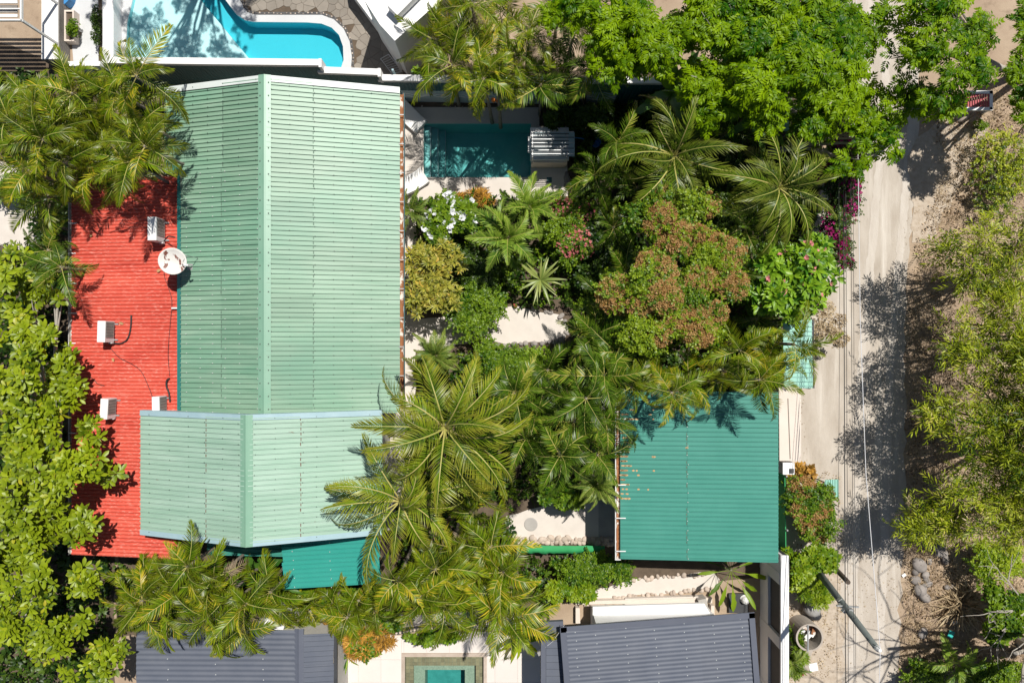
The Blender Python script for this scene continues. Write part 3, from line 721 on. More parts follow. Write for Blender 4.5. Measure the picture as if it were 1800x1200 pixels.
for a, b in (((xl, yt, ZE), (xm, yt, ZR)), ((xm, yt, ZR), (xr_, yt, ZE))):
    a, b = Vector(a), Vector(b); mb = MB(); u = Vector((0, 0, 1))
    mb.add([a + Vector((0, -.16, .045)), b + Vector((0, -.16, .045)), b + Vector((0, .05, .045)), a + Vector((0, .05, .045)), a + Vector((0, .05, -.2)), b + Vector((0, .05, -.2))], [(0, 1, 2, 3), (3, 2, 5, 4)])
    mb.build('barge_flashing', 'barge_white', house)
# left flashing towards the red roof
f0, f1 = Vector((xl2, ysp, zl2)), Vector((xl2, yb + .1, zl2))
MB().add([f0 + Vector((-.16, 0, -.05)), f1 + Vector((-.16, 0, -.05)), f1 + Vector((.0, 0, .02)), f0 + Vector((.0, 0, .02))], [(0, 1, 2, 3)]).build('flashing', 'flashing_teal', house)
MB().add([f0 + Vector((-.32, .0, -.04)), f0 + Vector((0, 0, .02)), f0 + Vector((0, .25, .03)), f0 + Vector((-.32, .25, -.03))], [(0, 1, 2, 3)]).build('flashing', 'flashing_teal', house)
# rusty gutter along the right eave
gx = P(706.5, 0, ZE - .1).x; mb = MB()
prof = [(-.07, .07), (-.07, -.03), (-.045, -.06), (.045, -.06), (.07, -.03), (.07, .08)]
def gutter(parent, x, y0, y1, z, m, flip=1, name='gutter', inner=None):
    V = []; n = len(prof)
    for y in (y0, y1): V += [(x + flip * a, y, z + b) for a, b in prof]
    V += [(x + flip * (.085), y, z + b) for y in (y0, y1) for b in (.08, -.03)]
    F = [(i, i + 1, i + n + 1, i + n) for i in range(n - 1)] + [(n - 1, 2 * n, 2 * n + 2, 2 * n - 1)] + [(2 * n, 2 * n + 1, 2 * n + 3, 2 * n + 2)]
    g_ = MB().add(V, F).build(name, m, parent)
    return g_
g_ = gutter(house, gx, yt - .15, yb + .05, ZE - .06, 'rust')
MB().box((gx + .095, (yt + yb) / 2 - .05, ZE - .03), (.03, yt - yb - .2, .10)).build('gutter_lip', 'dark_cladding', g_)
for k in range(11):
    MB().box((gx + .0, yt - .9 - k * 1.0, ZE + .03), (.17, .03, .012)).build('gutter_bracket', 'galvanised', g_)
# front wing
ZE2, ZR2 = 3.8, 5.22
yt2, yb2 = -2.38, -6.5
xl3, xr3, xm3 = P(247, 0, ZE2).x, P(672, 0, ZE2).x, P(433, 0, ZR2).x
wing = empty('front_wing', ((xl3 + xr3) / 2, -4.4, 0), 'front wing with paler green gabled roof, its right slope flecked with rust', 'house')
MB().prism([(xl3 + .5, yb2 + .5), (xr3 - .4, yb2 + .5), (xr3 - .4, yt2), (xl3 + .5, yt2)], 0, 3.6).build('wall', 'wall_house', wing)
slope(wing, (xr3, yt2, ZE2), (xm3 - xr3, 0, ZR2 - ZE2), (0, yb2 - yt2, 0), 5, [0, .62, 1], 5, 'roof_pale_front', screws=[.1, .3, .5, .6, .8, .94])
slope(wing, (xl3, yt2, ZE2), (xm3 - xl3, 0, ZR2 - ZE2), (0, yb2 - yt2, 0), 5, [0, .64, 1], 5, 'roof_pale_front', screws=[.1, .3, .48, .63, .8, .94])
cap(wing, (xm3, yt2 + .04, ZR2), (xm3, yb2 - .05, ZR2), .2, .07, 'roof_cap')
for yy, dy in ((yt2, .05), (yb2, -.05)):
    for a, b in (((xl3, yy, ZE2), (xm3, yy, ZR2)), ((xm3, yy, ZR2), (xr3, yy, ZE2))):
        a, b = Vector(a), Vector(b)
        MB().add([a + Vector((0, -dy * 2.6, .045)), b + Vector((0, -dy * 2.6, .045)), b + Vector((0, dy, .045)), a + Vector((0, dy, .045)), a + Vector((0, dy, -.2)), b + Vector((0, dy, -.2))], [(0, 1, 2, 3), (3, 2, 5, 4)]).build('barge_flashing', 'barge_blue', wing)
MB().prism([(xl3 + .2, yb2 + .1), (xr3 - .2, yb2 + .1), (xr3 - .2, yb2 + .18), (xl3 + .2, yb2 + .18)], 3.2, 3.75).build('gable_board', 'dark_fascia', wing)
# teal awning below it
aw = empty('teal_awning', P(585, 985), 'small teal corrugated awning roof below the front wing', 'awning')
o_, xv, yv = P(500, 1040, 2.9), P(500, 952, 3.25) - P(500, 1040, 2.9), P(668, 1021, 2.9) - P(500, 1040, 2.9)
ov = Vector((xv.x * 0, xv.y, xv.z))
slope(aw, P(668, 1025, 2.85), P(500, 1043, 2.85) - P(668, 1025, 2.85) + Vector((0, 0, .01)), Vector((0, 2.0, .4)), 2, [0, 1], 6, 'roof_teal_awning', screws=[.12, .5, .88], scmat='screw_light')
for p in (P(510, 1030, 2.8), P(655, 1014, 2.8)): MB().bar((p.x, p.y, 0), (p.x, p.y, 2.8), .08).build('post', 'wall_dark', aw)
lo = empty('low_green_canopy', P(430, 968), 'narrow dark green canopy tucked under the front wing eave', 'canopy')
slope(lo, P(502, 978, 2.7), P(366, 972, 2.7) - P(502, 978, 2.7) + Vector((0, 0, .01)), Vector((0, .7, .12)), 1, [0, 1], 4, 'roof_teal')
for p in (P(372, 972, 2.6), P(490, 975, 2.6)): MB().bar((p.x, p.y, 0), (p.x, p.y, 2.65), .06).build('post', 'wall_dark', lo)
# red lean-to
ZRa, ZRb = 3.28, 2.75
red = empty('red_lean_to', P(225, 640), 'side annex with red tile pattern metal roof along the main house', 'annex')
rx0, rx1 = P(128, 0, ZRb).x, P(315, 0, ZRa).x; ry0, ry1 = P(0, 313, 3.0).y, P(0, 978, 3.0).y
slope(red, (rx0, ry0, ZRb), (rx1 - rx0, 0, ZRa - ZRb), (0, ry1 - ry0, 0), 13, [0, 1], 8, 'red_tile', prof='tile')
MB().prism([(rx0 + .3, ry0 - .2), (rx1 - .02, ry0 - .2), (rx1 - .02, ry1 + .3), (rx0 + .3, ry1 + .3)], 0, 2.6).build('wall', 'wall_house', red)
g2 = gutter(red, rx0 - .06, ry0, ry1, ZRb - .05, 'gutter_white', -1)
for k in range(12): MB().box((rx0 + .05, ry0 - .5 - k * 1.06, ZRb + .075), (.30, .035, .014)).build('gutter_bracket', 'white_metal', g2)
# carport
ZC0, ZC1 = 2.75, 3.15
car = empty('carport', P(1215, 830), 'carport with flat teal corrugated roof and rusty left gutter beside the road', 'carport')
cx0, cx1 = P(1090, 0, ZC0).x, P(1368, 0, ZC1).x; cy0, cy1 = P(0, 688, 3).y, P(0, 986, 3).y
slope(car, (cx0, cy0, ZC0), (cx1 - cx0, 0, ZC1 - ZC0), (0, cy1 - cy0, 0), 6, [0, .43, 1], 6, 'roof_teal', screws=[.43], scmat='screw_light')
slope_rust = MB()
for k in range(110):
    u = rr.random() ** 2 * .42 if k % 4 == 0 else rr.random() ** 2 * .05; vv = rr.random() ** 1.7 * .6
    if k % 4: vv = .12 + rr.random() ** 1.3 * .5
    nrow = int(vv * 36); yv_ = cy0 + (cy1 - cy0) * (nrow + .99) / 36; xx = cx0 + (cx1 - cx0) * (u + .012); zz = ZC0 + (ZC1 - ZC0) * (u + .012) + .012
    l_ = rr.uniform(.06, .22); w_ = .036; zs = (ZC1 - ZC0) / (cx1 - cx0)
    V = [(xx + l_ * .5 * math.cos(2 * math.pi * j / 8), yv_ + w_ * math.sin(2 * math.pi * j / 8) * rr.uniform(.7, 1.1), zz + zs * l_ * .5 * math.cos(2 * math.pi * j / 8)) for j in range(8)]
    slope_rust.add(V, [tuple(range(8))])
slope_rust.build('fallen_litter', 'dry_leaf', car, kind='stuff')
g3 = gutter(car, cx0 - .05, cy0, cy1, ZC0 - .05, 'rust', -1)
MB().box((cx0 - .16, (cy0 + cy1) / 2, ZC0 - .05), (.03, cy0 - cy1, .14)).build('fascia', 'white_metal', g3)
MB().box((cx0 - .08, cy1 - .02, ZC0 - .05), (.2, .03, .14)).build('end_cap', 'white_metal', g3)
for k in range(5): MB().box((cx0 + .02, cy1 + .3 + k * 1.17, ZC0 + .07), (.34, .035, .014)).build('gutter_bracket', 'white_metal', g3)
for x in (cx0 + .35, cx1 - .35):
    for y in (cy0 - .4, cy1 + .4): MB().bar((x, y, 0), (x, y, 2.75), .14).build('post', 'cream_plaster', car)
MB().box((cx1 - .2, (cy0 + cy1) / 2, 2.9), (.08, cy0 - cy1 - .1, .18)).build('beam', 'dark_fascia', car)
MB().prism([(cx0 + 1.6, cy1 + .25), (cx1 - .12, cy1 + .25), (cx1 - .12, cy1 + .4), (cx0 + 1.6, cy1 + .4)], 0, 2.6).build('back_wall', 'wall_dark', car)
# entry slab roof with meter box, small mint roofs
en = empty('entry_canopy', P(1388, 750), 'cream flat entry canopy on the street side of the teal carport', 'canopy')
MB().prism(px((1369, 680), (1405, 680), (1407, 810), (1370, 810), z=2.4), 2.2, 2.4).build('slab', 'cream_plaster', en, bevel=.015)
MB().prism(px((1376, 690), (1400, 690), (1402, 802), (1377, 802), z=2.4), 0, 2.2).build('wall', 'cream_plaster', en)
a, b = P(1385, 700, 2.4), P(1389, 806, 2.4)
MB().tube([a + Vector((0, 0, .02)), b + Vector((0, 0, .02))], .012, 5).build('conduit', 'pipe_concrete', en)
mb_ = empty('meter_box', P(1386, 823), 'white utility box on a post beside the entry canopy', 'utility box')
MB().prism(px((1376, 813), (1397, 813), (1397, 834), (1376, 834), z=2.3), 1.7, 2.3).build('casing', 'white_plaster', mb_, bevel=.02)
p = P(1386, 824, 1.7); MB().box((p.x, p.y, .85), (.3, .3, 1.7)).build('post', 'white_plaster', mb_)
p = P(1391, 827, 2.3); MB().box((p.x, p.y, 2.33), (.14, .16, .06)).build('vent_cap', 'black_grille', mb_)
def mint(name, label, corners, z, n, posts=True):
    e = empty(name, P(sum(c[0] for c in corners) / 4, sum(c[1] for c in corners) / 4), label, 'roof')
    a, b, c, d = [P(*q, z) for q in corners]
    slope(e, a, b - a + Vector((0, 0, .08)), d - a, n, [0, 1], 5, 'roof_mint')
    for p in (a, b, c, d): MB().bar((p.x * .995, p.y * .995, 0), (p.x * .995, p.y * .995, z - .02), .08).build('post', 'wall_dark', e)
    return e
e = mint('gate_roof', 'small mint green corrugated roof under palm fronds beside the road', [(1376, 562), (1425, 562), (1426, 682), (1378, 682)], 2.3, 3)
p, q = P(1428, 562, 2.3), P(1429, 682, 2.3); MB().bar(p, q, .07, .12).build('edge_trim', 'dark_fascia', e)
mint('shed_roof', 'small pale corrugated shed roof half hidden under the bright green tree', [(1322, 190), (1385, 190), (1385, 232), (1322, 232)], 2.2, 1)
# slate roofed neighbour at the bottom right
sl = empty('slate_roof_house', P(1150, 1180), 'neighbouring house with dark slate blue corrugated roof at the bottom edge', 'house')
z0 = 2.75
A, B = P(985, 1101, z0), P(1325, 1075, z0); d = (B - A).normalized(); dn = Vector((d.y, -d.x, 0))
slope(sl, B + dn * .12 - d * .16, A - B + d * .35 + Vector((0, 0, .06)), dn * 4.3, 4, [0, .28, .58, 1], 7, 'roof_slate', prof='sine', h=.015, screws=[.05, .2, .36, .52, .68, .84, .95], scmat='screw_light')
for a, b, w_ in ((A, B, .2), (B, B + dn * 4.4, .2), (A, A + dn * 4.4, .24)):
    off = dn * .08 if b is B and a is A else (-d * .1 if a is B else d * .1)
    MB().bar(a + off + Vector((0, 0, .06)), b + off + Vector((0, 0, .06)), w_, .04).build('edge_flashing', 'roof_slate_trim', sl)
MB().prism(px((1038, 1063), (1240, 1060), (1242, 1200), (1038, 1200)), 0, z0 - .05).build('wall', 'white_plaster', sl)
MB().prism(px((1040, 1110), (1270, 1110), (1270, 1200), (1000, 1200)), 0, z0 - .08).build('wall', 'white_plaster', sl)
a0_, a1_ = P(951, 1094, 3.0), P(990, 1094, 3.0)
MB().prism(px((951, 1093), (990, 1091), (990, 1290), (951, 1290), z=2.4), 2.25, 2.4).build('lower_roof_rim', 'roof_slate_trim', sl)
q0, q1 = P(960, 1103, 2.41), P(990, 1290, 2.41)
for k in range(14): MB().box(((q0.x + q1.x) / 2, q0.y - .1 - k * .25, 2.41), (q1.x - q0.x, .24, .03)).build('lower_roof_panel', 'roof_slate', sl)
for p in (P(962, 1280, 2.2), P(966, 1107, 2.2)): MB().bar((p.x, p.y, 0), (p.x, p.y, 2.25), .1).build('post', 'dark_fascia', sl)
p = P(948, 1146, 2.3); q = P(972, 1126, 2.5); r_ = P(992, 1098, 2.85)
cb = MB(); cb.tube([p, q, r_], .008, 5); lamp = cb.build('cable', 'cable_white', sl)
MB().box(P(948, 1147, 2.3), (.12, .14, .1), rz=.4).build('lamp', 'plastic_grey', sl)
# slate roof at the bottom left
sr = empty('slate_roof_annex', P(420, 1180), 'slate blue corrugated roof below the palm clump at the bottom left', 'house')
zr = 3.1
slope(sr, P(240, 1106, zr - .15), P(520, 1106, zr) - P(240, 1106, zr - .15), Vector((0, -4.4, 0)), 4, [0, .5, 1], 6, 'roof_slate', prof='sine', h=.022, screws=[.2, .5, .8], scmat='screw_light')
slope(sr, P(588, 1112, zr - .25), P(532, 1112, zr) - P(588, 1112, zr - .25), Vector((0, -4.3, 0)), 4, [0, 1], 6, 'roof_slate', prof='trap', h=.03)
cap(sr, P(526, 1104, zr), P(526, 1310, zr), .16, .03, 'roof_slate_trim')
a, b = P(588, 1112, zr - .25), P(588, 1310, zr - .25); MB().bar(a + Vector((.05, 0, 0)), b + Vector((.05, 0, 0)), .1, .14).build('fascia', 'dark_fascia', sr)
q = px((260, 1125), (575, 1125), (575, 1290), (260, 1290), z=zr); MB().prism(q, 0, 2.7).build('wall', 'wall_house', sr)
MB().prism(px((466, 1084), (502, 1084), (498, 1106), (464, 1106), z=2.6), 0, 2.6).build('chimney_block', 'white_plaster', sr)
# white terrace block behind the slate house
tb = empty('concrete_ledge', P(1140, 1080), 'low cream concrete ledge with stepped ends along the white wall of the slate house', 'ledge')
MB().prism(px((1012, 1056), (1252, 1050), (1252, 1059), (1012, 1062), z=.25), 0, .25).build('rim_wall', 'cream_plaster', tb)
MB().prism(px((1012, 1068), (1019, 1068), (1020, 1095), (1012, 1095), z=.3), 0, .3).build('rim_wall', 'cream_plaster', tb)
MB().prism(px((1250, 1064), (1256, 1064), (1256, 1090), (1250, 1090), z=.3), 0, .3).build('rim_wall', 'cream_plaster', tb)
MB().prism(px((1042, 1066), (1238, 1060), (1252, 1084), (1252, 1140), (1054, 1140), (1042, 1092), z=.95), .82, .95).build('sloping_top', 'white_plaster', tb)
MB().prism(px((1097, 1048), (1225, 1044), (1225, 1056), (1097, 1060)), 0, .22).build('step', 'path_concrete', tb)
MB().prism(px((1221, 1046), (1235, 1043), (1238, 1056), (1226, 1060)), .0, .5).build('corner_block', 'grey_concrete', tb)
pl_ = empty('pump_plinth', P(1297, 1058), 'black plinth slab on the bare earth behind the slate house', 'plinth')
MB().prism(px((1279, 1041), (1312, 1041), (1314, 1074), (1279, 1074)), 0, .16).build('slab', 'dark_fascia', pl_, bevel=.01)
vt = empty('round_vent', P(1307, 1050), 'small round white pump cap standing on the black plinth', 'pump cap')
mb = MB(); mb.lathe([(0, .42), (.06, .42), (.13, .36), (.15, .30), (.15, .17), (.17, .165)], P(1306, 1050), 16); mb.build('cap', 'white_metal', vt, smooth=True)
for k in range(6):
    a = k * math.pi / 3; c = P(1306, 1050); MB().bar((c.x + .03 * math.cos(a), c.y + .03 * math.sin(a), .425), (c.x + .12 * math.cos(a), c.y + .12 * math.sin(a), .385), .02, .02).build('rib', 'galvanised', vt)
# roadside boundary wall
bw = empty('roadside_wall', P(1360, 1100), 'white roadside boundary wall with dark recessed panels at the bottom right', 'wall')
zt = 2.1; xa, xb = P(1374, 0, zt).x, P(1386, 0, zt).x; y0, y1 = P(0, 976, zt).y, P(0, 1320, zt).y
MB().prism([(xa - .03, y0), (xb + .02, y0), (xb + .02, y1), (xa - .03, y1)], zt - .1, zt).build('coping', 'white_plaster', bw, bevel=.01)
MB().prism([(xa + .07, y0 - .02), (xb, y0 - .02), (xb, y1), (xa + .07, y1)], 0, zt - .1).build('panel_wall', 'dark_fascia', bw)
for k in range(5):
    yy = y0 - .9 - k * 2.35; MB().box((xa + .02, yy, (zt - .1) / 2), (.12, .42, zt - .1)).build('pier', 'white_plaster', bw)
MB().box((xa + .025, (y0 + y1) / 2, .42), (.10, y0 - y1, .84)).build('plinth', 'white_plaster', bw)
MB().box((xa + .03, y0 - .4, 1.4), (.09, .8, 1.2)).build('end_panel', 'white_plaster', bw)
print('buildings done', len(bpy.data.objects))
# ------------------------------------------------------------------ things on the roofs
def copy_tree(root):
    c = root.copy(); COL.objects.link(c)
    def rec(a, b):
        for ch in a.children:
            d = ch.copy(); COL.objects.link(d); d.parent = b; d.matrix_parent_inverse = ch.matrix_parent_inverse.copy(); rec(ch, d)
    rec(root, c); return c
def red_z(x): return ZRb + (ZRa - ZRb) * (x - rx0) / (rx1 - rx0) + .03
def ac_unit(pxx, pyy, label, s=1.0, rz=0.0):
    p = P(pxx, pyy, 3.05); z = red_z(p.x)
    e = empty('air_conditioner', (0, 0, 0), label, 'air conditioner', 'condensers on the red roof')
    W, D, Hh = .80, .30, .60; f = .10
    MB().box((0, 0, f + Hh / 2), (D, W, Hh)).build('casing', 'white_metal', e, bevel=.015)
    MB().box((D / 2 + .006, .07, f + Hh / 2 + .01), (.012, W * .74, Hh * .82)).build('fan_grille', 'black_grille', e)
    g_ = [c for c in e.children if c.name.startswith('fan_grille')][0]
    for k in range(6): MB().box((D / 2 + .016, .07 - .28 + k * .112, f + Hh / 2 + .01), (.008, .014, Hh * .8)).build('grille_bar', 'grille_bar', g_)
    for k in range(7): MB().box((D / 2 + .022, .07, f + .09 + k * .075), (.006, W * .72, .008)).build('grille_bar', 'grille_bar', g_)
    for y in (-.3, .3): MB().box((.03, y, f / 2), (.5, .05, f)).build('foot', 'galvanised', e)
    MB().box((.1, -W / 2 - .02, f + .12), (.12, .04, .14)).build('valve_cover', 'white_metal', e)
    e.location = (p.x, p.y, z); e.rotation_euler = (0, 0, rz); e.scale = (s, s, s); return e
ac_unit(290, 409, 'white air conditioner unit on the red roof just above the satellite dish')
ac_unit(195, 583, 'white air conditioner unit alone in the middle of the red roof', .92, -.03)
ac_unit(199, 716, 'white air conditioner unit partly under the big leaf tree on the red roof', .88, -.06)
ac_unit(294, 711, 'white air conditioner unit in the corner between red roof and front wing', .85, .02)
def hose(name, label, pts, r, m, cat='hose', zf=None):
    q = []
    for a, b, dz in pts:
        p = P(a, b, 3.05); q.append(Vector((p.x, p.y, red_z(p.x) + dz)))
    out = []
    for i in range(len(q) - 1):
        p0, p1, p2, p3 = q[max(i - 1, 0)], q[i], q[i + 1], q[min(i + 2, len(q) - 1)]
        for j in range(6):
            t = j / 6; out.append(.5 * (2 * p1 + (p2 - p0) * t + (2 * p0 - 5 * p1 + 4 * p2 - p3) * t * t + (3 * p1 - p0 - 3 * p2 + p3) * t ** 3))
    out.append(q[-1]); return tag(MB().tube(out, r, 6).build(name, m, smooth=True), label, cat)
hose('refrigerant_pipe', 'black insulated pipe from the upper air conditioner to the green roof', [(292, 429, .1), (303, 424, .25), (318, 422, .6), (330, 424, .62)], .022, 'black_rubber', 'pipe')
hose('refrigerant_pipe', 'black pipe curving up from the middle air conditioner', [(200, 603, .08), (215, 603, .05), (227, 594, .05), (232, 575, .05), (233, 554, .05)], .028, 'black_rubber', 'pipe')
hose('refrigerant_pipe', 'black pipe looping above the corner air conditioner', [(306, 705, .06), (304, 690, .06), (300, 678, .08), (301, 668, .1), (306, 664, .1)], .03, 'black_rubber', 'pipe')
hose('loose_wire', 'thin black wire wandering down the red roof from the middle unit', [(193, 611, .05), (210, 628, .05), (235, 640, .05), (252, 653, .05), (266, 680, .05), (274, 700, .05)], .009, 'cable_black', 'wire')
hose('loose_wire', 'thin cable hanging from the satellite dish along the red roof edge', [(300, 468, .2), (295, 485, .06), (302, 505, .05), (309, 530, .05), (306, 570, .05), (302, 620, .05), (305, 660, .05)], .008, 'cable_black', 'wire')
hose('loose_wire', 'short dry twig lying across the lower red roof', [(150, 660, .05), (163, 668, .06), (168, 674, .05), (182, 678, .06)], .010, 'old_wood', 'twig')
for i, (a, b, lb) in enumerate(((152, 413, 'curled brown fallen leaf near the upper left of the red roof'), (198, 636, 'brown fallen leaf below the middle air conditioner'), (218, 570, 'brown fallen leaf right of the middle air conditioner'), (288, 474, 'tiny brown fallen leaf beside the satellite dish'))):
    p = P(a, b, 3.05); V, F, t = leaf_pts(.16, .05, ovate, .5, -.3, 4, rotm(i * 1.3, .1)); MB().add([Vector(v) + Vector((p.x, p.y, red_z(p.x) + .03)) for v in V], F).build('fallen_leaf', 'dry_leaf', label=lb, cat='leaf')
# satellite dish
pd = P(338, 468, 3.45); zb = ZE + (ZR - ZE) * (pd.x - xl) / (xm - xl) + .03
dish = empty('satellite_dish', (pd.x - .15, pd.y, zb), 'white satellite dish with peeling rusty patches above the roof joint', 'satellite dish')
c = Vector((pd.x - .16, pd.y + .06, zb + .75)); nrm = Vector((.22, -.15, .95)).normalized()
u = nrm.orthogonal().normalized(); Rm = Matrix((u, nrm.cross(u), nrm)).transposed()
mb = MB(); prf = [(0.0, 0)] + [(.43 * k / 7, .11 * (k / 7) ** 2) for k in range(1, 8)] + [(.44, .105), (.43, .095)] + [(.43 * k / 7, .11 * (k / 7) ** 2 - .012) for k in range(6, 0, -1)]
mb.lathe(prf, c, 28, M=Rm); mb.build('reflector', 'dish_metal', dish, smooth=True)
foot = Vector((pd.x + .05, pd.y - .05, zb - .02)); MB().tube([foot, foot + Vector((0, 0, .45)), c - nrm * .03], .025, 8).build('mast', 'galvanised', dish)
fh = c + nrm * .42 + Vector((.42, -.1, -.12)); MB().tube([c + Rm @ Vector((.0, -.0, 0)) + Vector((.30, -.1, .0)), fh], .014, 6).build('feed_arm', 'galvanised', dish)
MB().tube([fh + Vector((-.03, 0, .02)), fh + Vector((.08, 0, -.05))], .04, 8).build('feed_horn', 'white_metal', dish)
st = c + Vector((.46, .18, .02)); MB().tube([c + Vector((.0, .38, .05)), st], .010, 5).build('strut', 'galvanised', dish); MB().tube([st, c + Vector((.32, -.02, 0))], .010, 5).build('strut', 'galvanised', dish)
MB().tube([st + Vector((0, 0, .02)), Vector((st.x + .05, st.y, zb + .08))], .012, 5).build('strut', 'galvanised', dish)
MB().box((foot.x, foot.y, zb), (.2, .2, .02)).build('base_plate', 'galvanised', dish)
p = P(311, 542, 3.3); vp = empty('vent_pipe', (p.x, p.y, 3.2), 'small white plastic vent pipe at the edge of the red roof', 'pipe')
MB().tube([(p.x - .12, p.y, 3.42), (p.x + .1, p.y, 3.44)], .035, 8).build('elbow', 'white_metal', vp); MB().tube([(p.x + .08, p.y, 3.15), (p.x + .08, p.y, 3.44)], .03, 8).build('riser', 'white_metal', vp)
# ------------------------------------------------------------------ plunge pool furniture
def lounger(pc, rz, label, tilt=1):
    e = empty('lounger', (0, 0, 0), label, 'lounger', 'wave loungers by the plunge pool')
    V = []; F = []; n = 14; L_, W_ = 1.55, .66
    for i in range(n + 1):
        s = i / n; x = (s - .5) * L_; z = .30 + .26 * (1 - s) ** 2.2 + .10 * math.sin(s * 6.0)
        for y in (-W_ / 2, W_ / 2): V += [(x, y, z), (x, y, max(.03, z - .24))]
    for i in range(n):
        a = i * 4; b = a + 4; F += [(a, b, b + 2, a + 2), (a + 1, a + 3, b + 3, b + 1), (a, a + 1, b + 1, b), (a + 2, b + 2, b + 3, a + 3)]
    F += [(0, 2, 3, 1), (n * 4, n * 4 + 1, n * 4 + 3, n * 4 + 2)]
    MB().add(V, F).build('shell', 'white_plaster', e, bevel=.012); MB().box((0, 0, .05), (1.0, .45, .08)).build('foot', 'white_plaster', e)
    e.location = P(*pc, .03); e.rotation_euler = (0, 0, rz); return e
lounger((716, 203), R(-42), 'white wave shaped lounger in shade at the top left corner of the plunge pool')
lounger((719, 328), R(33), 'white wave shaped lounger in sun at the bottom left corner of the plunge pool')
pg = empty('spa_pergola', P(965, 258), 'small slatted metal pergola over a white counter at the pool end', 'pergola')
MB().prism(px((932, 224), (1000, 224), (1000, 281), (932, 281), z=1.0), .85, 1.0).build('counter_top', 'white_plaster', pg, bevel=.01)
MB().prism(px((934, 230), (996, 230), (996, 290), (934, 290), z=.5), .03, .85).build('counter_base', 'cream_plaster', pg)
MB().prism(px((928, 241), (934, 241), (934, 268), (928, 268), z=.9), .85, .93).build('spout_slab', 'white_metal', pg)
za = 1.75
MB().prism(px((936, 233), (1010, 233), (1010, 275), (936, 275), z=1.35), 1.34, 1.355).build('shade_panel', 'barge_blue', pg)
for x in (936, 997): MB().bar(P(x, 231, za), P(x, 275, za), .03, .05).build('beam', 'galvanised', pg)
for k in range(14):
    y = 232 + k * 3.2; MB().bar(P(934, y, za + .03), P(1000 if k % 3 else 1009, y, za + .03), .025, .03).build('slat', 'dark_fascia' if k % 2 else 'galvanised', pg)
for x, y in ((936, 231), (997, 231), (936, 275), (997, 275)):
    p = P(x, y, za); MB().bar((p.x, p.y, .98), (p.x, p.y, za), .04).build('post', 'galvanised', pg)
dr = MB(); dr.prism(px((961, 312), (970, 312), (970, 321), (961, 321)), .03, .036); tag(dr.build('drain_cover', 'dark_cladding'), 'square dark drain cover in the pool deck below the pergola', 'drain cover')
bk = MB(); bk.lathe([(.0, .05), (.11, .05), (.13, .28), (.115, .28), (.10, .07), (0, .07)], P(986, 288), 16); tag(bk.build('bucket', 'plastic_black', smooth=True), 'black bucket standing beside the pergola counter', 'bucket')
hs_ = MB(); hs_.tube([P(1008, 242, .9), P(1020, 243, .7), P(1033, 246, .4), P(1046, 252, .15)], .025, 6); tag(hs_.build('hose', 'hose_blue'), 'blue hose running from the pergola into the plants', 'hose')
tb_ = MB(); tb_.lathe([(.0, .02), (.16, .02), (.2, .3), (.18, .3), (.15, .05), (0, .05)], P(1046, 254), 14); tag(tb_.build('tub', 'hose_blue'), 'small blue plastic tub at the end of the hose', 'tub')
mc = MB(); mc.lathe([(0, .030), (.24, .030), (.26, .022), (.27, .012)], P(933, 921), 28); tag(mc.build('manhole_cover', 'grey_concrete'), 'round grey manhole cover in the pale forecourt', 'manhole cover')
# green shade cloth over a low rail
gc = empty('shade_cloth_fence', P(990, 963), 'bright green shade cloth stretched over a low fence by the forecourt', 'fence')
V = []; n = 24
for i in range(n + 1):
    t = i / n; x = 908 + 155 * t; jag = rr.uniform(-1.5, 1.5)
    V += [P(x, 958.5 + rr.uniform(-.6, .6), .75), P(x, 966 + rr.uniform(-1, 1), .85 + rr.uniform(-.04, .04)), P(x, 972 + jag, .72), P(x, 972 + jag, .05)]
MB().add(V, [(i * 4 + j, i * 4 + j + 1, i * 4 + j + 5, i * 4 + j + 4) for i in range(n) for j in range(3)]).build('cloth', 'green_cloth', gc, smooth=True)
for x in (912, 960, 1010, 1058): p = P(x, 964); MB().bar((p.x, p.y, 0), (p.x, p.y, .8), .05).build('post', 'old_wood', gc)
ed = ring([(695, 1109), (715, 1105), (745, 1101), (775, 1100), (800, 1102), (812, 1106)], .16, 0, .18); ed = tag(ed.build('scalloped_edging', 'dark_fascia'), 'black scalloped edging curving above the patio', 'edging')
ep = [P(*q) for q in ((695, 1109), (715, 1105), (745, 1101), (775, 1100), (800, 1102), (812, 1106))]
scm = MB().lathe([(0, .07), (.04, .06), (.055, .0)], (0, 0, 0), 8).mesh('scallop', 'stone_pale')
for i in range(5):
    d = ep[i + 1] - ep[i]; k = max(2, int(d.length / .115))
    for j in range(k):
        p = ep[i] + d * (j + .5) / k; o = bpy.data.objects.new('scallop', scm); COL.objects.link(o); o.location = (p.x, p.y, .18); par(o, ed)
ORD = ['leftmost', 'second', 'third', 'fourth', 'fifth', 'sixth']
def row_labels(pts, noun, where, per=4):
    nr = max(1, math.ceil(len(pts) / per)); od = sorted(range(len(pts)), key=lambda i: pts[i][1]); k = math.ceil(len(pts) / nr); out = {}
    names = {1: [''], 2: ['top', 'bottom'], 3: ['top', 'middle', 'bottom'], 4: ['top', 'second', 'third', 'bottom'], 5: ['top', 'second', 'middle', 'fourth', 'bottom']}[nr]
    for ri in range(nr):
        row = sorted(od[ri * k:(ri + 1) * k], key=lambda i: pts[i][0])
        for j, i in enumerate(row):
            tail = (f'in the {names[ri]} row of those {where}' if nr > 1 else f'of those {where}')
            out[i] = (f'leftmost {noun} {tail}' if j == 0 else f'rightmost {noun} {tail}' if j == len(row) - 1 else f'{ORD[j]} {noun} from the left {tail}')
    return out
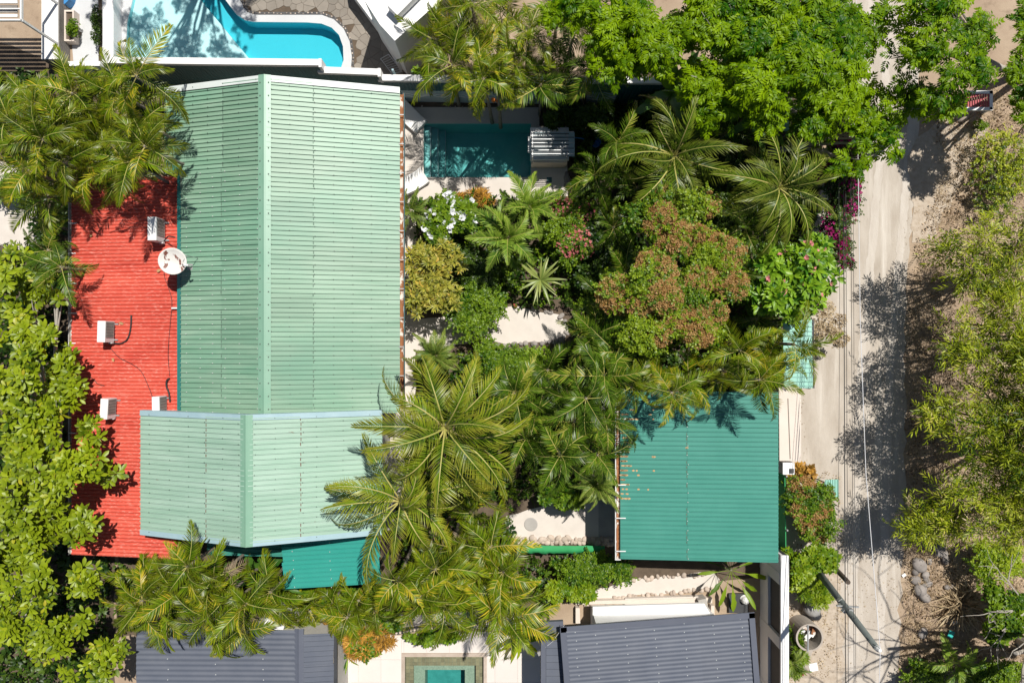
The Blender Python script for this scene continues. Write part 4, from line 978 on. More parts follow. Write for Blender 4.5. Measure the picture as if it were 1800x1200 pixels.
# ------------------------------------------------------------------ stones
def stone_mesh(seed, m, flat=.55):
    bm = bmesh.new(); bmesh.ops.create_icosphere(bm, subdivisions=2, radius=1); r = random.Random(seed); ks = [Vector((r.uniform(-1, 1), r.uniform(-1, 1), r.uniform(-1, 1))) * 2.2 for _ in range(4)]
    for v in bm.verts:
        f = 1 + sum(.13 * math.sin(v.co.dot(k) + i) for i, k in enumerate(ks)); v.co = Vector((v.co.x * f, v.co.y * f * .8, v.co.z * f * flat))
    me = bpy.data.meshes.new('stone'); bm.to_mesh(me); bm.free(); setmats(me, m); me.shade_smooth(); return me
SP = [stone_mesh(i, 'stone_pale') for i in range(5)]; SG = [stone_mesh(i + 9, 'stone_grey') for i in range(5)]
def stone(pt, r, meshes, parent=None, z=.01, name='stone'):
    o = bpy.data.objects.new(name, rr.choice(meshes)); COL.objects.link(o); o.location = (pt.x, pt.y, z + r * .3); o.rotation_euler = (rr.uniform(-.2, .2), rr.uniform(-.2, .2), rr.uniform(0, 6.3)); o.scale = (r * rr.uniform(.85, 1.2), r * rr.uniform(.85, 1.2), r * rr.uniform(.8, 1.2)); par(o, parent); return o
def stone_row(name, label, line, step, r, meshes, rows=1, jit=.05):
    e = empty(name, P(*line[0]), label, 'stone edging')
    for i in range(len(line) - 1):
        a, b = P(*line[i]), P(*line[i + 1]); k = max(1, int((b - a).length / step))
        for j in range(k):
            for q in range(rows):
                p = a.lerp(b, (j + rr.random() * .6) / k) + Vector((rr.uniform(-jit, jit), rr.uniform(-jit, jit) - q * step * .8, 0)); stone(p, r * rr.uniform(.7, 1.2), meshes, e)
stone_row('stone_border', 'row of pale rubble stones along the forecourt beside the green cloth', [(905, 946), (1000, 947), (1088, 946)], .17, .11, SP, 2)
stone_row('stone_border', 'row of small pale stones along the lower edge of the back path', [(1030, 1062), (1110, 1046), (1200, 1040), (1258, 1034)], .17, .09, SP, 1)
stone_row('stone_border', 'row of pale stones along the upper edge of the back path', [(1110, 1018), (1180, 1012), (1250, 1006)], .19, .09, SP, 1)
stone_row('stone_border', 'ring of rounded stones edging the short garden path', [(850, 604), (880, 606), (910, 606), (950, 604), (985, 600), (1000, 580), (985, 556), (960, 548), (930, 542)], .22, .12, SG, 1)
stone_row('stone_border', 'rough stones at the path end beside the pool deck', [(1000, 300), (1002, 330), (1015, 345)], .24, .14, SG, 2, .15)
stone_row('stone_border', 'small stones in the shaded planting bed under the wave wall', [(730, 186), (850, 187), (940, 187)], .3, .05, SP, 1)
BL = ((1612, 992, .24), (1608, 1003, .17), (1632, 985, .16), (1626, 1008, .17), (1607, 1018, .20), (1627, 1016, .13), (1623, 1027, .13), (1631, 1026, .13), (1623, 1033, .12), (1613, 1036, .26), (1623, 1047, .27), (1663, 1031, .15), (1674, 1030, .16), (1653, 960, .22), (1652, 972, .26), (1660, 982, .2), (1648, 964, .2), (1619, 1110, .18))
blab = row_labels(BL, 'grey boulder', 'on the dry verge')
for i, (a, b, r) in enumerate(BL): tag(stone(P(a, b), r, SG, None, name='boulder'), blab[i], 'boulder', 'boulders on the verge')
# ------------------------------------------------------------------ roadside things
pb, ptop = P(1418, 978, 0), P(1541, 1138, 6.6)
pole = empty('utility_pole', pb, 'grey green utility pole rising out of the roadside shrub', 'utility pole')
MB().tube([pb, pb.lerp(ptop, .5), ptop], [.135, .115, .09], 14).build('shaft', 'pole_concrete', pole, smooth=True)
MB().lathe([(0, .22), (.05, .2), (.09, .1), (.09, 0)], ptop, 10).build('insulator', 'white_metal', pole)
fit = pb.lerp(ptop, .62)
for k in range(5):
    q = pb.lerp(ptop, .56 + k * .03); MB().box(q + Vector((rr.uniform(-.18, .1), rr.uniform(-.05, .15), rr.uniform(-.05, .1))), (.14, .10, .16), rz=rr.random()).build('clamp', 'galvanised', pole)
MB().bar(fit + Vector((-.3, .05, 0)), fit + Vector((.45, .0, 0)), .05).build('cross_bracket', 'galvanised', pole)
p2b, p2t = P(1446, 975, 0), P(1491, 1023, 2.6); stp = tag(MB().tube([p2b, p2t], [.10, .085], 10).build('wooden_post', 'old_wood'), 'short dark wooden post leaning out of the roadside shrub', 'post')
def cable(label, pts, r, m):
    out = []
    for i in range(len(pts) - 1):
        for j in range(8): out.append(pts[i].lerp(pts[i + 1], j / 8))
    out.append(pts[-1]); return tag(MB().tube(out, r, 5).build('overhead_cable', m), label, 'cable')
cable('pale overhead cable running to the top of the utility pole', [P(1503, -200, 3.6), P(1507, 180, 4.2), P(1512, 560, 5.0), P(1522, 830, 5.7), ptop + Vector((0, 0, .2)), P(1536, 1500, 6.4)], .011, 'cable_white')
for i, (x0, x1, lb, r_) in enumerate(((1476, 1471, 'leftmost thin dark overhead cable above the road edge', .009), (1484, 1486, 'thick dark overhead cable fixed to the pole bracket', .02), (1488, 1491, 'dark overhead cable just right of the thick one', .012), (1497, 1501, 'dark overhead cable right of the pole bracket', .012), (1501, 1504, 'dark overhead cable nearest the pale cable', .010))):
    cable(lb, [P(x0 - 4, -220, 3.2), P(x0 - 2, 200, 3.6), P(x0, 600, 4.3), P((x0 + x1) / 2, 900, 4.8), P(x1, 1130, 5.1), P(x1 + 2, 1500, 5.1)], r_ * .7, 'cable_black')
# concrete pipe used as a bin
cpz = P(1413, 1106); bn = empty('concrete_pipe_bin', cpz, 'large upright concrete pipe used as a rubbish bin beside the wall', 'bin')
cc = P(1405, 1102, 0); mb = MB(); mb.lathe([(.52, 0), (.53, .95), (.46, .95), (.45, .25), (0, .25)], (cc.x, cc.y, 0), 28); mb.build('pipe', 'pipe_concrete', bn, smooth=False)
MB().bar((cc.x - .08, cc.y - .5, .97), (cc.x - .08, cc.y + .5, .97), .05, .04).build('divider_bar', 'galvanised', bn)
for k in range(7):
    MB().box((cc.x + rr.uniform(0, .28), cc.y + rr.uniform(-.22, .2), .35 + k * .055), (rr.uniform(.15, .3), rr.uniform(.12, .25), .03), rz=rr.random() * 3, M=None).build('rubbish', ('paper', 'paper', 'rust', 'terracotta')[k % 4], bn)
def bag(pt, r, m, label):
    me = stone_mesh(int(pt.x * 100) % 97, m, .8); o = bpy.data.objects.new('rubbish_bag', me); COL.objects.link(o); o.location = (pt.x, pt.y, r * .6); o.scale = (r, r, r)
    s = o.modifiers.new('d', 'DISPLACE'); tx = bpy.data.textures.new('n', 'CLOUDS'); tx.noise_scale = .35; s.texture = tx; s.strength = .35; return tag(o, label, 'rubbish bag')
bag(P(1420, 1066), .34, 'plastic_grey', 'grey knotted rubbish bag behind the concrete pipe bin'); bag(P(1430, 1076), .26, 'plastic_black', 'black rubbish bag beside the concrete pipe bin')
for i, (a, b, l_, w_, rz, m, lb, ct, z) in enumerate(((1429, 1171, .34, .32, .2, 'paper', 'square white sheet of paper on the verge', 'paper', .04), (1415, 1143, .5, .2, -.4, 'pipe_concrete', 'broken pale slab lying below the concrete pipe', 'slab', .06), (1421, 1136, .34, .05, -.6, 'turquoise_plastic', 'thin turquoise edged strip below the concrete pipe', 'strip', .12), (1407, 1146, .3, .16, .3, 'cream_plaster', 'small cream plank scrap below the concrete pipe', 'plank', .05), (1668, 1112, .28, .22, 1.2, 'turquoise_plastic', 'turquoise plastic wrapper in the dry grass', 'wrapper', .12), (1588, 1010, .16, .12, .6, 'paper', 'tiny white litter scrap at the road edge', 'litter', .03), (1676, 1091, .22, .12, .2, 'paper', 'pale crumpled scrap among the dry grass', 'litter', .12), (1410, 1184, .1, .1, 0, 'red_paint', 'small red bottle cap on the verge', 'cap', .03), (1416, 1170, .4, .25, .1, 'pipe_concrete', 'flat cardboard piece beside the white paper', 'cardboard', .03))):
    p = P(a, b); MB().box((p.x, p.y, z), (l_, w_, .03), rz=rz).build({'strip': 'plastic_strip', 'cap': 'litter', 'slab': 'broken_slab'}.get(ct, ct), m, label=lb, cat=ct, bevel=.004)
gs = empty('corrugated_offcut', P(1461, 858), 'mint green corrugated sheet resting on the roadside shrub', 'metal sheet')
a, b = P(1450, 875, 1.2), P(1474, 874, 1.2)
slope(gs, a, P(1450, 843, 1.25) - a, b - a, 1, [0, 1], 6, 'roof_mint', h=.03)
for q in (P(1455, 850, 1.15), P(1469, 868, 1.15)): MB().bar((q.x, q.y, 0), (q.x, q.y, 1.2), .04).build('post', 'old_wood', gs)
ng = empty('green_net_fence', P(1375, 900), 'dark green net fence strip between carport and roadside shrub', 'fence')
a, b = P(1379, 836, 1.2), P(1381, 978, 1.2); MB().prism([a, b, b + Vector((.03, 0, 0)), a + Vector((.03, 0, 0))], .05, 1.2).build('net', 'green_cloth', ng)
for k in range(4): p = a.lerp(b, k / 3); MB().bar((p.x + .05, p.y, 0), (p.x + .05, p.y, 1.3), .05).build('post', 'galvanised', ng)
# red slatted bench with white frame
bn2 = empty('slatted_bench', P(1725, 180), 'red slatted bench with white frame on bare ground at the upper right', 'bench')
q0, q1 = P(1698, 163, .5), P(1743, 194, .5)
for a, b in (((1698, 192), (1744, 192)), ((1741, 160), (1741, 194)), ((1698, 163), (1744, 163))): MB().bar(P(*a, .5), P(*b, .5), .12, .1).build('frame_rail', 'white_metal', bn2)
for k in range(9): MB().bar(P(1702 + k * 4.4, 165, .53), P(1702 + k * 4.4, 189.5, .53), .055, .03).build('slat', 'red_paint', bn2)
for x, y in ((1700, 163), (1741, 163), (1700, 192), (1741, 192)): p = P(x, y, .5); MB().bar((p.x, p.y, 0), (p.x, p.y, .46), .08).build('leg', 'white_metal', bn2)
p = P(1690, 208); tag(stone(p, .2, SP, None, name='boulder'), 'pale boulder standing below the red bench', 'boulder')
for x, lb in ((1000, 'orange flower pot among the palms above the wave wall'), ):
    pass
for a, b, lb in ((868, 176, 'left orange fruit hanging below the palm clump over the wave wall'), (876, 178, 'right orange fruit hanging below the palm clump over the wave wall')):
    tag(stone(P(a, b, 1.6), .09, [stone_mesh(3, 'orange_plastic', .9)], None, z=1.6, name='fruit'), lb, 'fruit')
p = P(906, 537); tag(stone(p, .08, [stone_mesh(4, 'red_paint', .9)], None, z=.1, name='ball'), 'small red ball at the edge of the garden path', 'ball')
print('props done', len(bpy.data.objects))
# ------------------------------------------------------------------ palms
def fset(name, leaf, variants): return [tmesh(name, frond(seed=i, **v), [leaf, 'lf_rachis']) for i, v in enumerate(variants)]
ar = [dict(L=1.9, n=36, ll=.52, a0=.25, arch=1.5, wid=.030, vee=.45, droop=.45, side=.0), dict(L=1.7, n=34, ll=.48, a0=.15, arch=1.9, wid=.030, vee=.3, droop=.6, side=.5), dict(L=1.8, n=36, ll=.5, a0=.3, arch=1.7, wid=.030, vee=.6, droop=.5, side=-.5), dict(L=1.5, n=30, ll=.46, a0=.2, arch=2.2, wid=.032, vee=.3, droop=.8, side=.35), dict(L=1.9, n=36, ll=.5, a0=.2, arch=1.3, wid=.030, vee=.2, droop=.4, tear=.08, side=-.28)]
FR = {'areca': fset('frond', 'lf_areca', ar), 'areca_dark': fset('frond', 'lf_areca_dark', ar)}
co = [dict(L=3.3, n=46, ll=.70, a0=.3, arch=1.5, wid=.036, vee=.25, droop=.75, rach=.035, side=.18, fwd=(1.1, .4)), dict(L=3.1, n=44, ll=.72, a0=.25, arch=2.0, wid=.036, vee=.1, droop=1.0, rach=.035, side=.42, fwd=(1.05, .35)), dict(L=3.2, n=44, ll=.68, a0=.35, arch=1.7, wid=.036, vee=.3, droop=.7, rach=.035, side=-.38, tear=.05), dict(L=3.0, n=42, ll=.66, a0=.15, arch=1.2, wid=.036, vee=.1, droop=.9, rach=.035, side=-.14, tear=.12), dict(L=2.7, n=40, ll=.62, a0=.4, arch=2.3, wid=.034, vee=-.1, droop=1.1, rach=.033, side=.25, tear=.08)]
FR['coco'] = fset('frond', 'lf_coco', co); FR['coco_dark'] = fset('frond', 'lf_coco_dark', co)
FR['dead'] = fset('dead_frond', 'lf_dead', [dict(L=1.6, n=26, ll=.42, a0=-.1, arch=1.2, wid=.03, vee=-.1, droop=1.0, tear=.2), dict(L=1.5, n=24, ll=.4, a0=.0, arch=1.6, wid=.03, vee=.0, droop=1.0, tear=.25)])
py_ = [dict(L=1.15, n=46, ll=.28, a0=.35, arch=1.5, wid=.020, vee=.35, droop=.4, rach=.012), dict(L=1.05, n=44, ll=.28, a0=.25, arch=1.8, wid=.020, vee=.2, droop=.5, rach=.012), dict(L=1.2, n=46, ll=.26, a0=.2, arch=1.3, wid=.020, vee=.5, droop=.4, rach=.012, side=.1)]
FR['pygmy'] = fset('frond', 'lf_pygmy', py_)
cy = [dict(L=1.7, n=34, ll=.5, a0=.3, arch=1.3, wid=.042, vee=.6, droop=.3, rach=.018), dict(L=1.6, n=34, ll=.46, a0=.25, arch=1.6, wid=.042, vee=.5, droop=.3, rach=.018, side=.12), dict(L=1.65, n=34, ll=.48, a0=.2, arch=1.1, wid=.042, vee=.7, droop=.3, rach=.018, side=-.12)]
FR['cycad'] = fset('frond', 'lf_cycad', cy)
def palm(name, label, cat, group, c, z, kind, n=9, sc=1.0, tr=.06, el=(1.25, -.1), lean=.25, dead=0, seed=None, azs=None):
    r = random.Random(seed if seed is not None else int(c[0] * 13 + c[1] * 7))
    top = P(c[0], c[1], z); base = Vector((top.x + r.uniform(-lean, lean), top.y + r.uniform(-lean, lean), 0))
    e = empty(name, base, label, cat, group)
    pts = [base, base.lerp(top, .35) + Vector((r.uniform(-.05, .05), r.uniform(-.05, .05), 0)), base.lerp(top, .7), top + Vector((0, 0, .05))]
    MB().tube(pts, [tr * 1.3, tr, tr * .9, tr * .8], 8).build('trunk', 'palm_trunk', e, smooth=True)
    a0 = r.uniform(0, 6.28)
    for i in range(n):
        f = (i + .5) / n; o = bpy.data.objects.new('frond', r.choice(FR[kind])); COL.objects.link(o)
        az = (azs[i] if azs else a0 + i * 2.39996) + r.uniform(-.2, .2); e_ = el[0] + (el[1] - el[0]) * f ** .8 + r.uniform(-.3, .3)
        s = sc * r.uniform(.85, 1.12) * (.8 + .2 * min(1, f * 2))
        o.matrix_basis = Matrix.Translation(top) @ Matrix.Rotation(az, 4, 'Z') @ Matrix.Rotation(-e_, 4, 'Y') @ Matrix.Rotation(r.uniform(-.8, .8), 4, 'X') @ Matrix.Scale(s, 4); par(o, e)
    for i in range(dead):
        o = bpy.data.objects.new('dead_frond', r.choice(FR['dead'])); COL.objects.link(o)
        o.matrix_basis = Matrix.Translation(top) @ Matrix.Rotation(r.uniform(0, 6.28), 4, 'Z') @ Matrix.Rotation(r.uniform(.3, .8), 4, 'Y') @ Matrix.Scale(sc * .95, 4); par(o, e)
    return e
def clump(name, label, group, pts, kind, z, n, sc, dead=0):
    labs = row_labels(pts, 'areca palm', label)
    for i, q in enumerate(pts):
        label = labs[i]
        zz = q[2] if len(q) > 2 else z + ((i * 37) % 11 - 5) * .22
        palm(name, label, 'palm', group, q[:2], zz, kind, n, sc * (.9 + .2 * ((i * 29) % 10) / 10), dead=dead if i % 2 == 0 else 0)
clump('areca_palm', 'above the red roof', 'areca palms above the red roof',
      [(62, 185), (128, 165), (75, 245), (150, 215), (215, 168), (250, 215), (195, 255), (112, 285), (255, 258), (205, 300), (50, 300), (85, 345), (240, 135, 6.0), (15, 205), (172, 190), (110, 225), (228, 285), (150, 300)], 'areca', 4.8, 9, .92, dead=1)
clump('areca_palm', 'beside the red roof gutter', 'areca palms beside the red roof gutter', [(92, 395), (85, 440), (108, 470), (60, 330)], 'areca_dark', 3.6, 8, .68)
clump('areca_palm', 'above the wave wall', 'areca palms over the wave wall',
      [(800, 45), (850, 90), (795, 115), (880, 35), (905, 115), (850, 140), (760, 70), (930, 60), (830, 10), (815, 75), (875, 150)], 'areca', 3.6, 9, .95, dead=1)
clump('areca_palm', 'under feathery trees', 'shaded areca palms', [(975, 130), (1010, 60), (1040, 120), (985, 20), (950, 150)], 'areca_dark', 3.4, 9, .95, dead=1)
clump('areca_palm', 'above the slate roof', 'areca palms above the slate roof',
      [(258, 1010), (315, 1040), (378, 1015), (285, 1080), (365, 1085), (432, 1060), (425, 1105), (475, 1040), (330, 995), (250, 1055), (395, 1050)], 'areca', 4.4, 9, .9, dead=1)
clump('areca_palm', 'behind the orange bush', 'areca palms beside the orange bush', [(540, 1070), (585, 1060), (630, 1055), (520, 1095), (660, 1075), (610, 1085)], 'areca', 2.8, 9, .66)
clump('areca_palm', 'left of the carport', 'areca palms left of the carport',
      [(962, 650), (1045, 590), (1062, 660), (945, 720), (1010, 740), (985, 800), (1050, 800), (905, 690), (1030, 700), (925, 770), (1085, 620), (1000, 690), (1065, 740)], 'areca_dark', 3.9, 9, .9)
clump('areca_palm', 'hanging over the carport', 'areca palms at the carport edge', [(1150, 655), (1212, 672), (1300, 615), (1350, 640), (1395, 605), (1335, 668), (1270, 650), (1110, 680), (1180, 690)], 'areca', 4.2, 9, .78, dead=1)
clump('areca_palm', 'above the patio', 'areca palms above the patio',
      [(832, 900), (862, 962), (765, 1000), (822, 1040), (882, 1045), (740, 1050), (800, 960), (885, 1005), (700, 1020), (850, 1010), (780, 1060)], 'areca', 3.8, 9, .88, dead=1)
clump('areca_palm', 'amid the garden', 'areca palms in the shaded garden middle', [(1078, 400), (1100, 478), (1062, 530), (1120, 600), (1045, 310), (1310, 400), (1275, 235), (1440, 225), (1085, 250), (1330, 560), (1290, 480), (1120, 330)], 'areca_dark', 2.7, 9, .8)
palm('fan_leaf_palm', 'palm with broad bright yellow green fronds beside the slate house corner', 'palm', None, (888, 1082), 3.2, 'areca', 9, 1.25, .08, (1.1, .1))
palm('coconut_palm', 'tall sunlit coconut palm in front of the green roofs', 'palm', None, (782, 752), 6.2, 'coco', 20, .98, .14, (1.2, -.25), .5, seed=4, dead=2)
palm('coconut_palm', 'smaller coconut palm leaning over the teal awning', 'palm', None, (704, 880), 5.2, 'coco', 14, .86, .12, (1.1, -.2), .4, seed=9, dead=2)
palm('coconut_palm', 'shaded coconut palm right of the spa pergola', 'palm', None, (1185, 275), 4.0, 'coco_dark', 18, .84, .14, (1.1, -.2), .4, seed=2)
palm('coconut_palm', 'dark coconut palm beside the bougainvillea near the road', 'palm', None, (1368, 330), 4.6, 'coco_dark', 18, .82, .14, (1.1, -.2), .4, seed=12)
palm('pygmy_date_palm', 'round fluffy pygmy date palm beside the green roof gutter', 'palm', None, (766, 624), 2.2, 'pygmy', 30, .92, .09, (1.2, -.3), .1)
palm('pygmy_date_palm', 'fluffy pygmy date palm at the corner of the pale forecourt', 'palm', None, (1052, 848), 2.4, 'pygmy', 26, 1.0, .09, (1.2, -.3), .1)
palm('cycad_palm', 'feathery green palm in the middle of the pool garden', 'palm', None, (893, 418), 2.6, 'cycad', 13, .95, .1, (1.1, -.1), .1)
palm('cycad_palm', 'light green feathery palm at the lower edge of the pool deck', 'palm', None, (930, 365), 1.8, 'cycad', 14, .85, .1, (1.2, .0), .1)
palm('cycad_palm', 'small feathery palm beside the white flowering bush', 'palm', None, (722, 372), 1.2, 'pygmy', 16, .9, .07, (1.2, .0), .1)
palm('roadside_palmetto', 'low spiky green palm among dry grass at the lower right', 'palm', None, (1680, 1165), .8, 'cycad', 12, .75, .06, (1.1, .1), .1)
palm('roadside_palmetto', 'small feathery palm in the yard beside the roadside wall', 'palm', None, (1392, 1165), .8, 'pygmy', 14, .75, .06, (1.1, .1), .1)
print('palms done', len(bpy.data.objects))
# ------------------------------------------------------------------ trees and shrubs
TW = {
 'almond': [whorl(6, .255, .082, obov, (.0, .55), i, 4, .15, .25, .03) for i in range(4)],
 'plum': [whorl(9, .30, .055, ovate, (.05, .8), i, 4, .2, .3, .03) for i in range(3)],
 'croton': [whorl(11, .24, .032, strap, (.1, 1.0), i, 3, .25, .3, .02) for i in range(3)],
 'feather': [fan(5, .34, .030, i) for i in range(4)],
 'bamboo': [sprig(11, .25, .022, .6, strap, i, .75, .5, 2, fwd=.5) for i in range(4)],
 'small': [sprig(9, .11, .032, .30, ovate, i, 1.1, .6, 2) for i in range(4)],
 'tiny': [whorl(8, .07, .022, ovate, (-.2, 1.0), i, 2, .2, .2, .03) for i in range(3)],
 'mid': [whorl(7, .16, .045, ovate, (-.1, .8), i, 3, .25, .25, .03) for i in range(4)],
 'spiky': [whorl(9, .22, .022, strap, (.1, 1.0), i, 2, .25, .2, .02) for i in range(3)],
 'flower': [whorl(5, .055, .035, ovate, (.1, .7), i, 2, .1, .3, .005) for i in range(3)],
 'bigflower': [whorl(6, .085, .05, ovate, (.1, .9), i, 2, .15, .3, .005) for i in range(3)],
 'blades': [whorl(8, .26, .010, strap, (.25, 1.2), i, 2, .5, .1, .03) for i in range(4)],
 'litter': [whorl(4, .10, .030, ovate, (-.1, .3), i, 2, .1, .4, .06) for i in range(3)],
 'banana': [whorl(1, 1.9, .26, strap, (.5, .5), i, 8, .45, .25, .05) for i in range(3)],
}
def lobes(c, rx, ry, z, hz, K, sub, seed):
    """sub-crowns spread over a dome; c and radii in photo pixels at height z"""
    r = random.Random(seed); s = SC(z); C = P(c[0], c[1], z); out = []
    for i in range(K):
        rad = math.sqrt((i + .5) / K) * (1 - sub * .55); a = i * 2.39996 + r.uniform(-.5, .5)
        dx, dy = rad * math.cos(a), rad * math.sin(a); zz = z + hz * (math.sqrt(max(0, 1 - rad * rad)) - .75) + r.uniform(-.25, .25) * hz
        q = sub * r.uniform(.7, 1.25); m_ = min(rx, ry)
        out.append((C.x + dx * rx * s, C.y + dy * ry * s, zz, (q * m_ * .75 + q * rx * .25) * s, (q * m_ * .75 + q * ry * .25) * s, max(.25, q * m_ * s * .7)))
    return out
def crown_pts(lb, n, inner=.55):
    L_ = np.array(lb); wgt = L_[:, 3] * L_[:, 4]; idx = rng.choice(len(L_), n, p=wgt / wgt.sum()); d = rng.normal(size=(n, 3)); d[:, 2] = np.where(d[:, 2] < -.35, -d[:, 2], d[:, 2]); d /= np.linalg.norm(d, axis=1, keepdims=True)
    rad = inner + (1 - inner) * rng.random(n) ** .6; rad *= rng.uniform(.9, 1.12, n); p = L_[idx, :3] + d * L_[idx, 3:6] * rad[:, None]
    return p, d, idx
def plant(name, label, cat, lb, tw, n, leaf, base, group=None, bark='bark', trunk_r=.12, parts=0, part_name='leaf_whorl', sc=(.8, 1.2), upness=.7, branch_n=10, extra=(), fork=.45, seed=1):
    r = random.Random(seed); base = Vector((base.x, base.y, 0)); e = empty(name, base, label, cat, group)
    L_ = np.array(lb); top = Vector(L_[:, :3].mean(0)); fk = base.lerp(Vector((top.x, top.y, top.z)), fork); fk.z = max(.12, top.z * fork)
    MB().tube([base, base.lerp(fk, .5) + Vector((r.uniform(-.08, .08), r.uniform(-.08, .08), 0)), fk], [trunk_r * 1.25, trunk_r, trunk_r * .8], 9).build('trunk', bark, e, smooth=True)
    for i in range(min(branch_n, len(lb))):
        l = lb[i * len(lb) // min(branch_n, len(lb))]; tgt = Vector((l[0], l[1], l[2] + l[5] * .3)); md = fk.lerp(tgt, .5) + Vector((r.uniform(-.2, .2), r.uniform(-.2, .2), r.uniform(0, .3))) * min(1, trunk_r * 8)
        mb = MB(); mb.tube([fk, md, tgt], [trunk_r * .55, trunk_r * .38, trunk_r * .12], 6)
        for k in range(3):
            q = tgt + Vector((r.uniform(-1, 1) * l[3], r.uniform(-1, 1) * l[4], r.uniform(.0, .9) * l[5])); mb.tube([md.lerp(tgt, r.uniform(.4, .9)), q], [trunk_r * .16, trunk_r * .05], 5)
        mb.build('branch', bark, e)
    def place(cnt, inner=.55):
        p, d, idx = crown_pts(lb, cnt, inner); nrm = d * (1 - upness) + np.array([[0, 0, upness]]) + rng.normal(size=d.shape) * .22
        M = frames(nrm, rng.random(cnt) * 6.283, rng.uniform(sc[0], sc[1], cnt)); tone = np.clip(rng.random(len(lb))[idx] * .5 + rng.random(cnt) * .5, 0, 1); return p, M, tone
    if parts:
        ms = [tmesh(part_name, t_, leaf) for t_ in TW[tw]]; p, M, tone = place(parts, .8)
        for i in range(parts):
            o = bpy.data.objects.new(part_name, ms[i % len(ms)]); COL.objects.link(o); m4 = np.eye(4); m4[:3, :3] = M[i]; m4[:3, 3] = p[i]; o.matrix_basis = Matrix(m4.tolist()); par(o, e)
    if n:
        p, M, tone = place(n); o = bpy.data.objects.new('crown', scatter('crown', TW[tw], p, M, tone, leaf)); COL.objects.link(o); par(o, e); o['kind'] = 'stuff'
    for (pn, t2, n2, leaf2, sc2, inn, sel) in extra:
        l2 = [lb[i] for i in range(len(lb)) if sel(i)]; cnt = n2; p, d, idx = crown_pts(l2, cnt, inn); nrm = d * .4 + np.array([[0, 0, .6]]) + rng.normal(size=d.shape) * .25
        M = frames(nrm, rng.random(cnt) * 6.283, rng.uniform(sc2 * .75, sc2 * 1.25, cnt)); o = bpy.data.objects.new(pn, scatter(pn, TW[t2], p, M, rng.random(cnt), leaf2)); COL.objects.link(o); par(o, e); o['kind'] = 'stuff'
    return e
ALL = lambda i: True
def shrub(name, label, cat, c, rx, ry, z, tw, n, leaf, K=9, sub=.42, hz=None, group=None, **kw):
    lb = lobes(c, rx, ry, z * .75, hz or z * .45, K, sub, int(c[0] + c[1])); return plant(name, label, cat, lb, tw, n, leaf, P(c[0], c[1], z * .75), group, trunk_r=kw.pop('trunk_r', .05), **kw)
# big leaf almond tree, left edge
lb = lobes((70, 620), 85, 150, 4.2, 2.0, 16, .22, 1) + lobes((90, 830), 108, 150, 4.6, 2.2, 22, .21, 2) + lobes((70, 1040), 100, 140, 4.3, 2.0, 16, .22, 3) + lobes((15, 760), 80, 330, 5.0, 1.2, 14, .17, 4) + lobes((20, 490), 50, 80, 3.8, .6, 6, .34, 5) + lobes((180, 1165), 75, 40, 3.6, .5, 5, .4, 6)
plant('almond_tree', 'big spreading tree with broad yellow green leaves along the left edge', 'tree', lb, 'almond', 1150, 'lf_almond', P(125, 830, 0), None, 'bark_pale', .22, 300, 'leaf_whorl', (.8, 1.25), .75, 14, seed=3)
# bright feathery canopy
lb = lobes((1370, 95), 205, 145, 5.6, 1.8, 36, .19, 11) + lobes((1450, 165), 95, 75, 4.4, 1.0, 12, .21, 12) + lobes((1330, 20), 200, 80, 6.0, .8, 16, .23, 14)
plant('flame_tree', 'bright green feathery canopy tree over the top of the garden', 'tree', lb, 'feather', 3900, 'lf_feather', P(1400, 120, 5.6), None, 'bark_pale', .2, 0, 'leaf', (.85, 1.25), .72, 22, seed=5)
plant('flame_tree', 'smaller bright green feathery crown left of the main canopy', 'tree', lobes((1125, 65), 95, 75, 5.6, 1.0, 16, .23, 15) + lobes((1095, 95), 55, 40, 5.2, .6, 6, .34, 16) + lobes((1015, 15), 55, 35, 5.4, .5, 5, .4, 17), 'feather', 1200, 'lf_feather', P(1130, 60, 5.6), None, 'bark_pale', .14, 0, 'leaf', (.85, 1.2), .7, 10, seed=6)
lbt = lobes((1672, 85), 80, 110, 6.0, .8, 22, .17, 18) + lobes((1640, 10), 60, 50, 6.2, .6, 8, .22, 19) + lobes((1590, 70), 55, 95, 5.2, .7, 11, .17, 29)
plant('flame_tree', 'thin lacy green crown through which the upper road shows', 'tree', lbt, 'feather', 640, 'lf_feather', P(1790, 130, 0), None, 'bark_pale', .12, 0, 'leaf', (.8, 1.15), .7, 18, seed=7)
plant('flame_tree', 'dense green feathery crown in the top right corner', 'tree', lobes((1830, 85), 52, 120, 4.4, .9, 18, .2, 20), 'feather', 560, 'lf_feather', P(1830, 120, 0), None, 'bark_pale', .14, 0, 'leaf', (.85, 1.2), .7, 10, seed=8)
lbo = lobes((1545, 235), 42, 45, 4.6, .5, 7, .26, 21) + lobes((1500, 285), 34, 26, 4.4, .4, 5, .3, 22) + lobes((1600, 180), 70, 22, 4.8, .4, 8, .3, 23) + lobes((1670, 190), 36, 14, 4.8, .3, 4, .4, 24)
plant('flame_tree', 'low drooping feathery branches hanging over the road', 'tree', lbo, 'feather', 380, 'lf_feather', P(1400, 190, 6), None, 'bark_pale', .12, 0, 'leaf', (.85, 1.2), .65, 10, seed=9)
